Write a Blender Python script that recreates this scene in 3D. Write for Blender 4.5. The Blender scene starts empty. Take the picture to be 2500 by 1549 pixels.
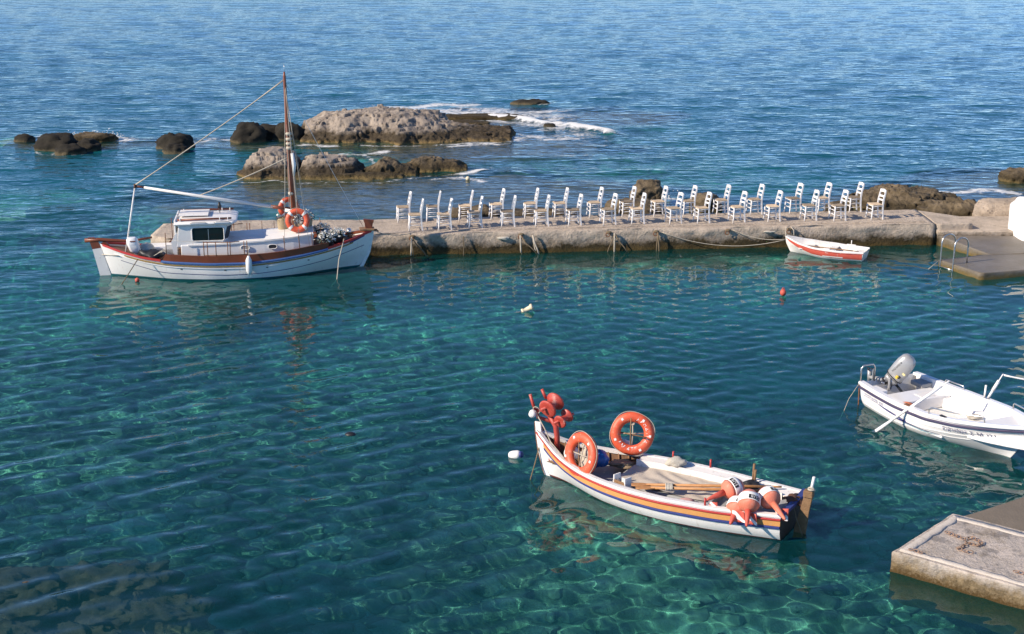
import bpy, bmesh, math, random
import numpy as np
from mathutils import Vector, Matrix, Euler

# ------------------------------------------------------------------ camera, sky, sun, exposure
sc = bpy.context.scene
COL = sc.collection
R = math.radians
cam_d = bpy.data.cameras.new("camera"); cam = bpy.data.objects.new("camera", cam_d); COL.objects.link(cam)
cam_d.sensor_width = 36.0; cam_d.lens = 48.96; cam_d.clip_start = .1; cam_d.clip_end = 20000
cam.location = (0, 0, 9.8); cam.rotation_euler = (R(90 - 16.1022), 0, 0); sc.camera = cam
SUN_EL, SUN_AZ = R(31), R(246.5)
w = bpy.data.worlds.new("World"); sc.world = w; w.use_nodes = True
_nt = w.node_tree; sky = _nt.nodes.new("ShaderNodeTexSky"); sky.sky_type = 'NISHITA'; sky.sun_disc = False
sky.sun_elevation = SUN_EL; sky.sun_rotation = SUN_AZ
sky.dust_density = 0.0; sky.air_density = .52; sky.ozone_density = 6.0
_nt.links.new(sky.outputs[0], _nt.nodes["Background"].inputs[0]); _nt.nodes["Background"].inputs[1].default_value = .15
sd = bpy.data.lights.new("sun", 'SUN'); sun = bpy.data.objects.new("sun", sd); COL.objects.link(sun)
sd.energy = 4.8; sd.angle = R(.53); sd.color = (1, .875, .72)
sd.cycles.is_caustics_light = True
to_sun = Vector((math.sin(SUN_AZ)*math.cos(SUN_EL), math.cos(SUN_AZ)*math.cos(SUN_EL), math.sin(SUN_EL)))
sun.rotation_euler = to_sun.to_track_quat('Z', 'Y').to_euler()
vs = sc.view_settings; vs.view_transform = 'Standard'; vs.look = 'None'; vs.exposure = 0.46; vs.gamma = 1; vs.use_curve_mapping = False
sc.cycles.use_denoising = True
sc.cycles.sample_clamp_indirect = 4.0; sc.cycles.caustics_reflective = False
sc.cycles.max_bounces = 8; sc.cycles.transmission_bounces = 6; sc.cycles.volume_bounces = 0

random.seed(7)
# ------------------------------------------------------------------ numpy noise
def _hash(ix, iy, iz, seed):
    h = (ix.astype(np.int64)*374761393 + iy.astype(np.int64)*668265263 + iz.astype(np.int64)*2147483647 + seed*974711) & 0xffffffff
    h = ((h ^ (h >> 13))*1274126177) & 0xffffffff
    h = (h ^ (h >> 16)) & 0xffffff
    return h/float(0xffffff)
def vnoise(P, freq, seed=0):
    P = P*freq + 1000.0
    i = np.floor(P).astype(np.int64); f = P - i; f = f*f*(3 - 2*f)
    r = np.zeros(len(P))
    for dx in (0, 1):
        for dy in (0, 1):
            for dz in (0, 1):
                wgt = (f[:, 0] if dx else 1-f[:, 0])*(f[:, 1] if dy else 1-f[:, 1])*(f[:, 2] if dz else 1-f[:, 2])
                r += wgt*_hash(i[:, 0]+dx, i[:, 1]+dy, i[:, 2]+dz, seed)
    return r*2 - 1
def fbm(P, freq, octv=4, seed=0, gain=.5):
    r = 0; a = 1
    for k in range(octv):
        r = r + a*vnoise(P, freq*2**k, seed+k*17); a *= gain
    return r
def sstep(a, b, x):
    t = np.clip((x-a)/(b-a), 0, 1); return t*t*(3-2*t)

# ------------------------------------------------------------------ materials
MATS = {}
def mat(name, col, rough=.6, var=.12, vs_=5.0, bump=0.0, bs=40.0, metal=0.0, dirt=None, spec=.5, objrand=0.0, streak=None):
    """col: base colour; var: tonal variation; dirt=(colour, amount 0..1, scale) blotchy wear"""
    if name in MATS: return MATS[name]
    m = bpy.data.materials.new(name); m.use_nodes = True; nt = m.node_tree; N = nt.nodes; L = nt.links
    b = N["Principled BSDF"]; b.inputs["Roughness"].default_value = rough; b.inputs["Metallic"].default_value = metal
    b.inputs["Specular IOR Level"].default_value = spec
    tc = N.new("ShaderNodeTexCoord")
    nz = N.new("ShaderNodeTexNoise"); nz.inputs["Scale"].default_value = vs_; nz.inputs["Detail"].default_value = 6; nz.inputs["Roughness"].default_value = .65
    L.new(tc.outputs["Object"], nz.inputs["Vector"])
    mx = N.new("ShaderNodeMix"); mx.data_type = 'RGBA'
    mx.inputs[6].default_value = (*[c*(1-var*1.6) for c in col], 1); mx.inputs[7].default_value = (*[min(.95, c*(1+var)) for c in col], 1)
    fac = nz.outputs["Fac"]
    if objrand:
        oi = N.new("ShaderNodeObjectInfo"); ma = N.new("ShaderNodeMath"); ma.operation = 'MULTIPLY_ADD'; ma.inputs[1].default_value = objrand; ma.inputs[2].default_value = -objrand/2
        ad = N.new("ShaderNodeMath"); ad.operation = 'ADD'; ad.use_clamp = True; L.new(oi.outputs["Random"], ma.inputs[0]); L.new(ma.outputs[0], ad.inputs[0]); L.new(fac, ad.inputs[1]); fac = ad.outputs[0]
    L.new(fac, mx.inputs[0]); last = mx.outputs[2]
    if dirt:
        dc, amt, ds = dirt
        n2 = N.new("ShaderNodeTexNoise"); n2.inputs["Scale"].default_value = ds; n2.inputs["Detail"].default_value = 8; n2.inputs["Roughness"].default_value = .7
        L.new(tc.outputs["Object"], n2.inputs["Vector"])
        mr = N.new("ShaderNodeMapRange"); mr.inputs[1].default_value = .66-.3*amt; mr.inputs[2].default_value = .78-.22*amt; mr.inputs[4].default_value = .85
        L.new(n2.outputs["Fac"], mr.inputs[0])
        m2 = N.new("ShaderNodeMix"); m2.data_type = 'RGBA'; m2.inputs[7].default_value = (*dc, 1)
        L.new(mr.outputs[0], m2.inputs[0]); L.new(last, m2.inputs[6]); last = m2.outputs[2]
    if streak:      # runs of rust and grime down the paint
        mp = N.new("ShaderNodeMapping"); mp.inputs["Scale"].default_value = (5.5, 5.5, .55); L.new(tc.outputs["Object"], mp.inputs[0])
        n4 = N.new("ShaderNodeTexNoise"); n4.inputs["Scale"].default_value = 1.6; n4.inputs["Detail"].default_value = 6; n4.inputs["Roughness"].default_value = .7; L.new(mp.outputs[0], n4.inputs["Vector"])
        r4 = N.new("ShaderNodeMapRange"); r4.inputs[1].default_value = .58; r4.inputs[2].default_value = .76; r4.inputs[4].default_value = streak[1]; L.new(n4.outputs["Fac"], r4.inputs[0])
        m4 = N.new("ShaderNodeMix"); m4.data_type = 'RGBA'; m4.inputs[7].default_value = (*streak[0], 1); L.new(r4.outputs[0], m4.inputs[0]); L.new(last, m4.inputs[6]); last = m4.outputs[2]
    L.new(last, b.inputs["Base Color"])
    if bump:
        n3 = N.new("ShaderNodeTexNoise"); n3.inputs["Scale"].default_value = bs; n3.inputs["Detail"].default_value = 5
        L.new(tc.outputs["Object"], n3.inputs["Vector"])
        bp = N.new("ShaderNodeBump"); bp.inputs["Strength"].default_value = bump; bp.inputs["Distance"].default_value = .02
        L.new(n3.outputs["Fac"], bp.inputs["Height"]); L.new(bp.outputs[0], b.inputs["Normal"])
    MATS[name] = m; return m

def zone_mat(name, dry, dry2, wet, slime, zwet, zslime, rough=.95, scale=3.0, bump=.6, pits=0.0, bs=9.0, blotch=None):
    """stone or concrete whose colour follows the tide marks: dry stone, dark algae band, ochre slime at the waterline"""
    m = bpy.data.materials.new(name); m.use_nodes = True; nt = m.node_tree; N = nt.nodes; L = nt.links
    b = N["Principled BSDF"]; b.inputs["Roughness"].default_value = rough; b.inputs["Specular IOR Level"].default_value = .25
    g = N.new("ShaderNodeNewGeometry"); sp = N.new("ShaderNodeSeparateXYZ"); L.new(g.outputs["Position"], sp.inputs[0])
    def noise(s, d=6, r=.65):
        n = N.new("ShaderNodeTexNoise"); n.inputs["Scale"].default_value = s; n.inputs["Detail"].default_value = d; n.inputs["Roughness"].default_value = r
        L.new(g.outputs["Position"], n.inputs["Vector"]); return n.outputs["Fac"]
    def mixc(f, a, c):
        x = N.new("ShaderNodeMix"); x.data_type = 'RGBA'
        L.new(f, x.inputs[0])
        for i, v in ((6, a), (7, c)):
            if isinstance(v, tuple): x.inputs[i].default_value = (*v, 1)
            else: L.new(v, x.inputs[i])
        return x.outputs[2]
    def rng(f, a, c, lo=0., hi=1.):
        r = N.new("ShaderNodeMapRange"); r.inputs[1].default_value = a; r.inputs[2].default_value = c; r.inputs[3].default_value = lo; r.inputs[4].default_value = hi
        L.new(f, r.inputs[0]); return r.outputs[0]
    def math_(op, a, c):
        x = N.new("ShaderNodeMath"); x.operation = op
        for i, v in enumerate((a, c)):
            if isinstance(v, (int, float)): x.inputs[i].default_value = v
            else: L.new(v, x.inputs[i])
        return x.outputs[0]
    base = mixc(rng(noise(scale), .35, .65), dry, dry2)
    fine = noise(scale*9, 4, .7)
    base = mixc(rng(fine, .56, .66, 0, .55), base, tuple(c*.42 for c in dry))
    if blotch: base = mixc(rng(noise(blotch[1], 9, .72), .53, .60, 0, .8), base, blotch[0])
    if pits:
        v = N.new("ShaderNodeTexVoronoi"); v.inputs["Scale"].default_value = pits; L.new(g.outputs["Position"], v.inputs["Vector"])
        base = mixc(rng(v.outputs["Distance"], .12, .30, .75, 0), base, tuple(c*.3 for c in dry))
    zz = math_('ADD', sp.outputs[2], math_('MULTIPLY', math_('SUBTRACT', noise(scale*.8), .5), .55))
    zz = math_('ADD', zz, math_('MULTIPLY', math_('SUBTRACT', noise(scale*5), .5), .25))
    wetc = mixc(rng(noise(scale*4), .4, .65), wet, tuple(c*1.9 for c in wet))
    c1 = mixc(rng(zz, zwet-.1, zwet+.12), wetc, base)
    c2 = mixc(rng(math_('ADD', sp.outputs[2], math_('MULTIPLY', math_('SUBTRACT', fine, .5), .3)), zslime-.05, zslime+.06), slime, c1)
    L.new(c2, b.inputs["Base Color"])
    n3 = noise(bs, 8, .7); bp = N.new("ShaderNodeBump"); bp.inputs["Strength"].default_value = bump; bp.inputs["Distance"].default_value = .08
    L.new(n3, bp.inputs["Height"]); L.new(bp.outputs[0], b.inputs["Normal"])
    return m

WHITE = mat("white_boat_paint", (.80, .775, .74), .42, .05, 2.5, .08, 25, dirt=((.50, .46, .40), .18, 6), streak=((.46, .34, .24), .55))
WHITE2 = mat("white_old_paint", (.78, .75, .71), .6, .07, 4, .25, 60, dirt=((.45, .40, .34), .3, 9), streak=((.42, .31, .22), .5))
CHAIRW = mat("white_chair_paint", (.80, .78, .76), .5, .05, 8, .1, 60, dirt=((.42, .36, .28), .16, 14), objrand=.5)
GELCOAT = mat("white_gelcoat", (.80, .785, .765), .22, .04, 3, dirt=((.58, .54, .47), .14, 5), streak=((.55, .48, .38), .4))
RUSH = mat("rush_seat", (.50, .38, .25), .9, .4, 30, .6, 90, objrand=1.0)
BROWN = mat("red_brown_paint", (.20, .055, .024), .42, .25, 5, .12, 50)
MAST = mat("varnished_mast_wood", (.22, .062, .028), .45, .35, 9, .1, 60)
WOOD = mat("varnished_oar_wood", (.50, .24, .085), .5, .25, 14, .15, 60)
OLDWOOD = mat("weathered_wood", (.26, .15, .075), .85, .4, 7, .5, 40, dirt=((.09, .05, .03), .3, 8))
INWOOD = mat("bare_inner_planking", (.24, .13, .07), .85, .35, 8, .3, 40, dirt=((.10, .06, .04), .3, 6))
RED = mat("red_stripe_paint", (.46, .035, .03), .45, .15, 8)
BLUE = mat("blue_strake_paint", (.06, .13, .33), .45, .15, 8)
NAVY = mat("navy_strake_paint", (.035, .05, .20), .5, .25, 8)
PURPLE = mat("dark_purple_rubber", (.055, .045, .095), .6, .2, 6)
OCHRE = mat("ochre_band_paint", (.62, .30, .09), .6, .14, 5, .15, 40, dirt=((.50, .38, .24), .25, 12))
GOLD = mat("gold_stripe_paint", (.30, .19, .05), .5, .2, 6)
TEAL = mat("teal_antifouling", (.012, .11, .13), .6, .3, 6)
BOOT = mat("dull_red_antifouling", (.16, .035, .03), .7, .4, 8, dirt=((.06, .07, .04), .3, 6))
ORANGE = mat("lifebuoy_orange", (.70, .105, .042), .5, .16, 8, .15, 50, dirt=((.66, .28, .18), .36, 11))
ORANGE2 = mat("faded_buoy_orange", (.70, .20, .12), .65, .18, 6, .2, 50, dirt=((.62, .34, .26), .4, 9))
REDM = mat("winch_red_paint", (.46, .06, .04), .5, .25, 9, .2, 40, dirt=((.58, .40, .33), .34, 8))
PINKRED = mat("faded_red_paint", (.60, .10, .065), .6, .18, 4, .15, 40, dirt=((.76, .70, .64), .2, 7))
GREYDECK = mat("grey_deck_paint", (.34, .345, .35), .75, .18, 3, .2, 30, dirt=((.22, .19, .15), .3, 5))
CLOTH = mat("beige_tarpaulin", (.54, .47, .39), .95, .16, 6, .5, 120)
ROPE = mat("rope_fibre", (.50, .44, .35), .95, .25, 20, .4, 150)
ROPED = mat("weedy_rope_fibre", (.20, .15, .09), .95, .4, 8, .4, 120)
STEEL = mat("stainless_rail", (.62, .60, .57), .28, .1, 10, metal=.9)
CHAINM = mat("pale_rusty_chain", (.34, .22, .15), .85, .4, 14, .4, 60)
RUSTY = mat("rusty_iron", (.20, .085, .04), .85, .4, 12, .4, 60)
DARK = mat("black_plastic", (.018, .018, .02), .5, .3, 8)
GLASSD = mat("dark_window_glass", (.012, .02, .02), .06, .2, 2)
GREYM = mat("grey_motor_cowl", (.38, .375, .365), .36, .06, 5, metal=.25)
YELLOW = mat("yellow_sticker", (.75, .52, .05), .5, .1, 5)
BAG = mat("blue_plastic_bag", (.01, .10, .36), .35, .3, 9, .5, 30)
LEAF = mat("dark_leaf", (.035, .06, .035), .7, .4, 20)
PETAL = mat("white_petal", (.74, .73, .68), .7, .1, 30)
STRAW = mat("straw_planter", (.42, .33, .20), .9, .25, 18, .6, 70)
CREAM = mat("cream_plastic_float", (.74, .64, .44), .5, .15, 6)
GREYBAG = mat("old_sailcloth", (.52, .48, .40), .95, .2, 7, .5, 60)
INKN = mat("navy_lettering", (.03, .035, .16), .5, .1, 8)
INKB = mat("black_lettering", (.02, .02, .02), .5, .1, 8)
INKW = mat("white_lettering", (.82, .80, .76), .5, .05, 8)
TURQ = mat("turquoise_stripe", (.08, .42, .50), .5, .1, 8)
LIME = mat("limewashed_wall", (.82, .80, .765), .8, .05, 2, .4, 9, dirt=((.60, .54, .46), .12, 3))
ROCK_PALE = zone_mat("pale_pitted_rock", (.40, .335, .27), (.23, .19, .155), (.045, .034, .021), (.20, .14, .06), .46, .07, scale=1.5, pits=3.2, bump=1.0, bs=5)
ROCK_BROWN = zone_mat("brown_weedy_rock", (.21, .16, .10), (.085, .065, .04), (.04, .03, .016), (.15, .11, .045), .30, .06, scale=2.2, bump=1.0)
ROCK_DARK = zone_mat("dark_basalt_boulder", (.034, .029, .021), (.018, .016, .012), (.03, .026, .018), (.12, .095, .055), .10, .06, scale=2.0, bump=.35)
ROCK_PITTED = zone_mat("beige_pitted_rock", (.46, .37, .29), (.36, .29, .22), (.20, .15, .09), (.20, .15, .08), .2, .05, scale=2.0, pits=7.0, bump=.9)
CONC = zone_mat("pier_concrete", (.56, .46, .36), (.43, .355, .28), (.042, .031, .015), (.085, .058, .02), .30, .09, scale=2.0, bump=.9, bs=9, blotch=((.33, .275, .22), 1.5))
CONC_WET = zone_mat("wet_platform_concrete", (.20, .175, .145), (.15, .13, .105), (.10, .078, .045), (.15, .105, .035), .14, .06, rough=.42, scale=1.6, bump=.35, bs=14)
CONC_FG = zone_mat("quay_slab_concrete", (.62, .53, .45), (.42, .37, .32), (.15, .11, .062), (.085, .052, .018), .25, .08, scale=2.2, bump=.6, bs=16, blotch=((.24, .22, .205), 2.4))
SLATE = mat("dark_slab_concrete", (.19, .155, .115), .9, .25, 3, .5, 30)

# ------------------------------------------------------------------ mesh building
class MB:
    def __init__(s): s.v = []; s.f = []; s.sm = []
    def add(s, vs, fs, smooth=False, M=None):
        o = len(s.v)
        if M is not None: vs = [M @ Vector(v) for v in vs]
        s.v += [tuple(v) for v in vs]
        for f in fs: s.f.append(tuple(i+o for i in f)); s.sm.append(smooth)
        return s
    def box(s, c, d, rot=None, taper=1.0):
        x, y, z = [a/2 for a in d]; t = taper
        vs = [(-x, -y, -z), (x, -y, -z), (x, y, -z), (-x, y, -z), (-x*t, -y*t, z), (x*t, -y*t, z), (x*t, y*t, z), (-x*t, y*t, z)]
        M = Matrix.Translation(c) @ (Euler(rot).to_matrix().to_4x4() if rot else Matrix())
        return s.add(vs, [(0, 3, 2, 1), (4, 5, 6, 7), (0, 1, 5, 4), (1, 2, 6, 5), (2, 3, 7, 6), (3, 0, 4, 7)], False, M)
    def loft(s, rings, closed=True, cap=True, smooth=True):
        n = len(rings[0]); vs = [p for r in rings for p in r]; fs = []
        for i in range(len(rings)-1):
            for j in range(n if closed else n-1):
                a = i*n+j; b = i*n+(j+1) % n
                fs.append((a, b, b+n, a+n))
        s.add(vs, fs, smooth)
        if cap and closed:
            o = len(s.v)-len(vs)
            s.f.append(tuple(o+j for j in range(n-1, -1, -1))); s.sm.append(False)
            s.f.append(tuple(o+(len(rings)-1)*n+j for j in range(n))); s.sm.append(False)
        return s
    def tube(s, pts, r, n=8, cap=True, flat=1.0):
        pts = [Vector(p) for p in pts]; m = len(pts)
        rs = r if isinstance(r, (list, tuple)) else [r]*m
        rings = []; up = None
        for i, p in enumerate(pts):
            t = (pts[min(i+1, m-1)]-pts[max(i-1, 0)]).normalized()
            if up is None:
                up = Vector((0, 0, 1)) if abs(t.z) < .9 else Vector((1, 0, 0))
            a = up.cross(t).normalized(); b = t.cross(a).normalized(); up = b
            rings.append([p+a*math.cos(6.28318*k/n)*rs[i]+b*math.sin(6.28318*k/n)*rs[i]*flat for k in range(n)])
        return s.loft(rings, True, cap)
    def lathe(s, prof, n=16, M=None, smooth=True):
        rings = [[(r*math.cos(6.28318*k/n), r*math.sin(6.28318*k/n), z) for k in range(n)] for r, z in prof]
        if M is not None: rings = [[M @ Vector(p) for p in q] for q in rings]
        return s.loft(rings, True, True, smooth)
    def torus(s, R_, r, n=32, m=12, M=None, a0=0, a1=6.28318, rz=1.0):
        full = abs(a1-a0-6.28318) < 1e-3
        k = n if full else n+1
        rings = []
        for i in range(k):
            a = a0+(a1-a0)*i/n
            rings.append([((R_+r*math.cos(6.28318*j/m))*math.cos(a), (R_+r*math.cos(6.28318*j/m))*math.sin(a), r*rz*math.sin(6.28318*j/m)) for j in range(m)])
        if full: rings.append(rings[0])
        if M is not None: rings = [[M @ Vector(p) for p in q] for q in rings]
        return s.loft(rings, True, not full)
    def ball(s, c, r, n=10, m=7, sc_=(1, 1, 1), M=None):
        prof = [(r*math.sin(math.pi*i/m), -r*math.cos(math.pi*i/m)) for i in range(m+1)]
        prof[0] = (r*.02, -r); prof[-1] = (r*.02, r)
        T = Matrix.Translation(c) @ (M or Matrix()) @ Matrix.Diagonal((*sc_, 1))
        return s.lathe(prof, n, T)
    def grid(s, P, smooth=True):
        return s.loft(P, False, False, smooth)
    def mesh(s, name):
        me = bpy.data.meshes.new(name); me.from_pydata(s.v, [], s.f)
        me.polygons.foreach_set("use_smooth", s.sm); me.update(); return me
    def build(s, name, m, parent=None, label=None, bevel=0, recalc=True):
        me = s.mesh(name)
        if recalc:
            bm = bmesh.new(); bm.from_mesh(me); bmesh.ops.remove_doubles(bm, verts=bm.verts, dist=1e-5); bmesh.ops.recalc_face_normals(bm, faces=bm.faces); bm.to_mesh(me); bm.free()
        o = bpy.data.objects.new(name, me); COL.objects.link(o)
        for q in (m if isinstance(m, (list, tuple)) else [m]): me.materials.append(q)
        if parent is not None: o.parent = parent
        if label: o["label"] = label
        if bevel:
            bv = o.modifiers.new("bevel", 'BEVEL'); bv.width = bevel; bv.segments = 2; bv.limit_method = 'ANGLE'; bv.angle_limit = R(40)
        return o

def tag(o, label, cat, group=None):
    o["label"] = label; o["category"] = cat
    if group: o["group"] = group
    return o
def thing(name, label, cat, loc=(0, 0, 0), rotz=0.0, group=None, rot=None):
    o = bpy.data.objects.new(name, None); COL.objects.link(o); o.empty_display_size = .2
    o.location = loc; o.rotation_euler = rot if rot else (0, 0, rotz)
    return tag(o, label, cat, group)
def receiver(o):
    o.cycles.is_caustics_receiver = True
    return o
def structure(o): o["kind"] = "structure"; return o
def stuff(o): o["kind"] = "stuff"; return o
def dup(root, name=None):
    r = root.copy(); COL.objects.link(r)
    for ch in list(root.children):
        c = ch.copy(); COL.objects.link(c); c.parent = r
        for g in list(ch.children):
            d = g.copy(); COL.objects.link(d); d.parent = c
    return r
def letters(txt, size):
    """flat letter outlines as (vertices, faces, width) in the XY plane"""
    cu = bpy.data.curves.new("t", 'FONT'); cu.body = txt; cu.size = size; cu.resolution_u = 3
    o = bpy.data.objects.new("t", cu); COL.objects.link(o)
    dg = bpy.context.evaluated_depsgraph_get(); me = bpy.data.meshes.new_from_object(o.evaluated_get(dg))
    v = [tuple(p.co) for p in me.vertices]; f = [tuple(p.vertices) for p in me.polygons]
    wd = max([p[0] for p in v], default=size*.3)
    bpy.data.objects.remove(o); bpy.data.curves.remove(cu); bpy.data.meshes.remove(me)
    return v, f, wd
def np_mesh(name, X, Y, Z, m, attrs=None):
    nr, nc = X.shape
    co = np.stack([X, Y, Z], -1).reshape(-1, 3).astype(np.float32)
    i = np.arange(nr*nc).reshape(nr, nc)
    q = np.stack([i[:-1, :-1], i[:-1, 1:], i[1:, 1:], i[1:, :-1]], -1).reshape(-1, 4)
    me = bpy.data.meshes.new(name)
    me.vertices.add(len(co)); me.vertices.foreach_set('co', co.ravel())
    me.loops.add(q.size); me.loops.foreach_set('vertex_index', q.ravel().astype(np.int32))
    me.polygons.add(len(q)); me.polygons.foreach_set('loop_start', np.arange(0, q.size, 4, dtype=np.int32))
    me.polygons.foreach_set('use_smooth', np.ones(len(q), bool)); me.update(calc_edges=True)
    for k, a in (attrs or {}).items():
        at = me.attributes.new(k, 'FLOAT', 'POINT'); at.data.foreach_set('value', a.reshape(-1).astype(np.float32))
    me.materials.append(m); o = bpy.data.objects.new(name, me); COL.objects.link(o); return o
# ------------------------------------------------------------------ sea bed and water
PLATEAU = [  # cx, cy, rx, ry, depth : shallow reefs
    (-3.5, 50.3, 9.5, 5.2, -.32), (-1.5, 60.6, 6.2, 3.6, -.28), (1.2, 70.0, 6.5, 4.0, -.25), (-5.5, 64, 6.5, 3.2, -.5), (-19.2, 61.8, 4.2, 2.4, -.5),
    (-13.2, 61.8, 3.6, 2.0, -.5), (15.2, 48.2, 5.5, 4.2, -.4), (1.2, 42.9, 14, 2.2, -1.0), (5, 47.3, 5, 2.6, -.5), (19.5, 53, 4, 3, -.5)]
def depth(X, Y):
    P = np.stack([X.ravel(), Y.ravel(), np.zeros(X.size)], -1)
    n = fbm(P, .35, 4, 5).reshape(X.shape)
    out = np.clip(sstep(63, 82, Y)+sstep(44, 60, Y)*sstep(-9, -17, X)+sstep(-16, -26, X)*.5+sstep(46, 60, Y)*sstep(6, 13, X)*.7, 0, 1)
    z = -2.2-.8*sstep(22, 34, Y+.25*X) - 4.5*out + .25*n
    for cx, cy, rx, ry, d in PLATEAU:
        r = np.sqrt(((X-cx)/rx)**2+((Y-cy)/ry)**2)+.28*n
        wt = sstep(1.2, .72, r); z = z+(np.maximum(d+.12*n, z)-z)*wt
    return z
_xs = np.linspace(-75, 75, 420); _ys = np.concatenate([np.linspace(4, 34, 260), np.linspace(34.2, 90, 260), np.linspace(92, 260, 40)])
BX, BY = np.meshgrid(_xs, _ys); BZ = depth(BX, BY)
_P = np.stack([BX.ravel(), BY.ravel(), np.zeros(BX.size)], -1)
BZ += (.10*fbm(_P, 1.6, 3, 9)).reshape(BX.shape)

def bed_material():
    m = bpy.data.materials.new("sea_bed"); m.use_nodes = True; nt = m.node_tree; N = nt.nodes; L = nt.links
    b = N["Principled BSDF"]; b.inputs["Roughness"].default_value = 1; b.inputs["Specular IOR Level"].default_value = .1
    g = N.new("ShaderNodeNewGeometry"); sp = N.new("ShaderNodeSeparateXYZ"); L.new(g.outputs["Position"], sp.inputs[0])
    v = N.new("ShaderNodeTexVoronoi"); v.inputs["Scale"].default_value = 1.9; v.inputs["Randomness"].default_value = 1
    wn = N.new("ShaderNodeTexNoise"); wn.inputs["Scale"].default_value = 2.4; wn.inputs["Detail"].default_value = 6
    L.new(g.outputs["Position"], wn.inputs["Vector"])
    vm = N.new("ShaderNodeVectorMath"); vm.operation = 'MULTIPLY_ADD'; vm.inputs[1].default_value = (.5, .5, .5)
    L.new(wn.outputs["Color"], vm.inputs[0]); L.new(g.outputs["Position"], vm.inputs[2]); L.new(vm.outputs[0], v.inputs["Vector"])
    cr = N.new("ShaderNodeValToRGB"); e = cr.color_ramp.elements
    e[0].position = .05; e[0].color = (.60, .65, .46, 1); e[1].position = .75; e[1].color = (.13, .18, .12, 1)
    L.new(v.outputs["Distance"], cr.inputs[0])
    n2 = N.new("ShaderNodeTexNoise"); n2.inputs["Scale"].default_value = .45; n2.inputs["Detail"].default_value = 5; L.new(g.outputs["Position"], n2.inputs["Vector"])
    mx = N.new("ShaderNodeMix"); mx.data_type = 'RGBA'; mx.blend_type = 'MULTIPLY'; mx.inputs[0].default_value = 1
    r2 = N.new("ShaderNodeMapRange"); r2.inputs[1].default_value = .3; r2.inputs[2].default_value = .7; r2.inputs[3].default_value = .45; r2.inputs[4].default_value = 1.25
    L.new(n2.outputs["Fac"], r2.inputs[0]); L.new(cr.outputs[0], mx.inputs[6]); L.new(r2.outputs[0], mx.inputs[7])
    # shallow reef tops carry brown weed and pale rock
    n4 = N.new("ShaderNodeTexNoise"); n4.inputs["Scale"].default_value = 1.6; n4.inputs["Detail"].default_value = 8; n4.inputs["Roughness"].default_value = .75; L.new(g.outputs["Position"], n4.inputs["Vector"])
    cw = N.new("ShaderNodeValToRGB"); e = cw.color_ramp.elements; e[0].position = .36; e[0].color = (.07, .052, .03, 1); e[1].position = .62; e[1].color = (.30, .245, .17, 1)
    L.new(n4.outputs["Fac"], cw.inputs[0])
    rz = N.new("ShaderNodeMapRange"); rz.inputs[1].default_value = -1.3; rz.inputs[2].default_value = -.6; L.new(sp.outputs[2], rz.inputs[0])
    m3 = N.new("ShaderNodeMix"); m3.data_type = 'RGBA'; L.new(rz.outputs[0], m3.inputs[0]); L.new(mx.outputs[2], m3.inputs[6]); L.new(cw.outputs[0], m3.inputs[7])
    L.new(m3.outputs[2], b.inputs["Base Color"])
    bp = N.new("ShaderNodeBump"); bp.inputs["Strength"].default_value = .8; bp.inputs["Distance"].default_value = .15
    L.new(n4.outputs["Fac"], bp.inputs["Height"]); L.new(bp.outputs[0], b.inputs["Normal"])
    return m
bed = receiver(structure(np_mesh("seabed", BX, BY, BZ, bed_material())))

# ---- foam lines where the swell breaks on the reef: world polylines, half width, strength
FOAM = [([(-6.5, 73.2), (-3.5, 72.6), (-.5, 71.8), (1.8, 70.6)], 1.6, .78), ([(-2.5, 69.4), (.3, 68.4), (2.2, 66.6)], 1.4, .72), ([(-.8, 63.0), (1.2, 63.6), (2.9, 64.4)], 1.0, .7), ([(-9.6, 61.2), (-6.5, 61.3), (-3.5, 61.4), (-.6, 62.2), (.6, 63.4)], .22, .8), ([(-10.7, 52.5), (-8, 52.4), (-5, 52.7), (-3.4, 53.6), (-1.8, 54.6)], .18, .65), ([(-20.8, 59.5), (-18.2, 58.7)], .2, .6), ([(-6.74, 74.1), (-5.4, 74.1), (-3.75, 75.3), (-2.3, 74.8)], .75, 1.0), ([(-5.2, 71.5), (-3.0, 72.2), (-1.29, 73.2), (.21, 72.1), (2.57, 72.8)], .55, .8),
        ([(-.9, 70.9), (-.52, 70.5), (1.02, 69.5), (2.57, 67.3), (3.71, 66.3), (4.61, 65.2)], .42, 1.5), ([(.2, 71.4), (1.6, 70.2), (3.0, 68.6)], .5, .7), ([(-1.3, 64.1), (.19, 64.3), (1.49, 62.9), (2.81, 63.4)], .45, .85),
        ([(-21.3, 64.4), (-19.8, 63.4), (-18.8, 63.9), (-17.4, 62.9)], .6, .95), ([(-7.1, 59.5), (-6.4, 58.9), (-5.6, 59.5)], .35, .8), ([(-6.6, 59.1), (-5.9, 57.9), (-5.4, 56.9)], .22, .8),
        ([(-3.15, 52.9), (-2.06, 53.3), (-1.1, 52.8)], .35, .85), ([(15.3, 51.4), (16.3, 50.5), (17.6, 50.8), (18.4, 50.2)], .4, 1.0), ([(14.7, 50.6), (15.5, 50.9)], .3, .9), ([(5.3, 49.5), (5.7, 49.1), (5.9, 48.6)], .25, .9),
        ([(-14.2, 62.0), (-13.6, 63.4), (-12.7, 62.6)], .4, .7), ([(-1.94, 54.3), (-1.47, 54.9), (-1.2, 55.3)], .28, 1.0), ([(-.55, 61.7), (-1.6, 61.5), (-2.6, 61.2)], .25, .85), ([(.4, 75.4), (1.1, 75.6), (1.7, 75.4)], .3, 1.0), ([(-2.2, 55.8), (-4.1, 56.1)], .2, .6)]
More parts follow.
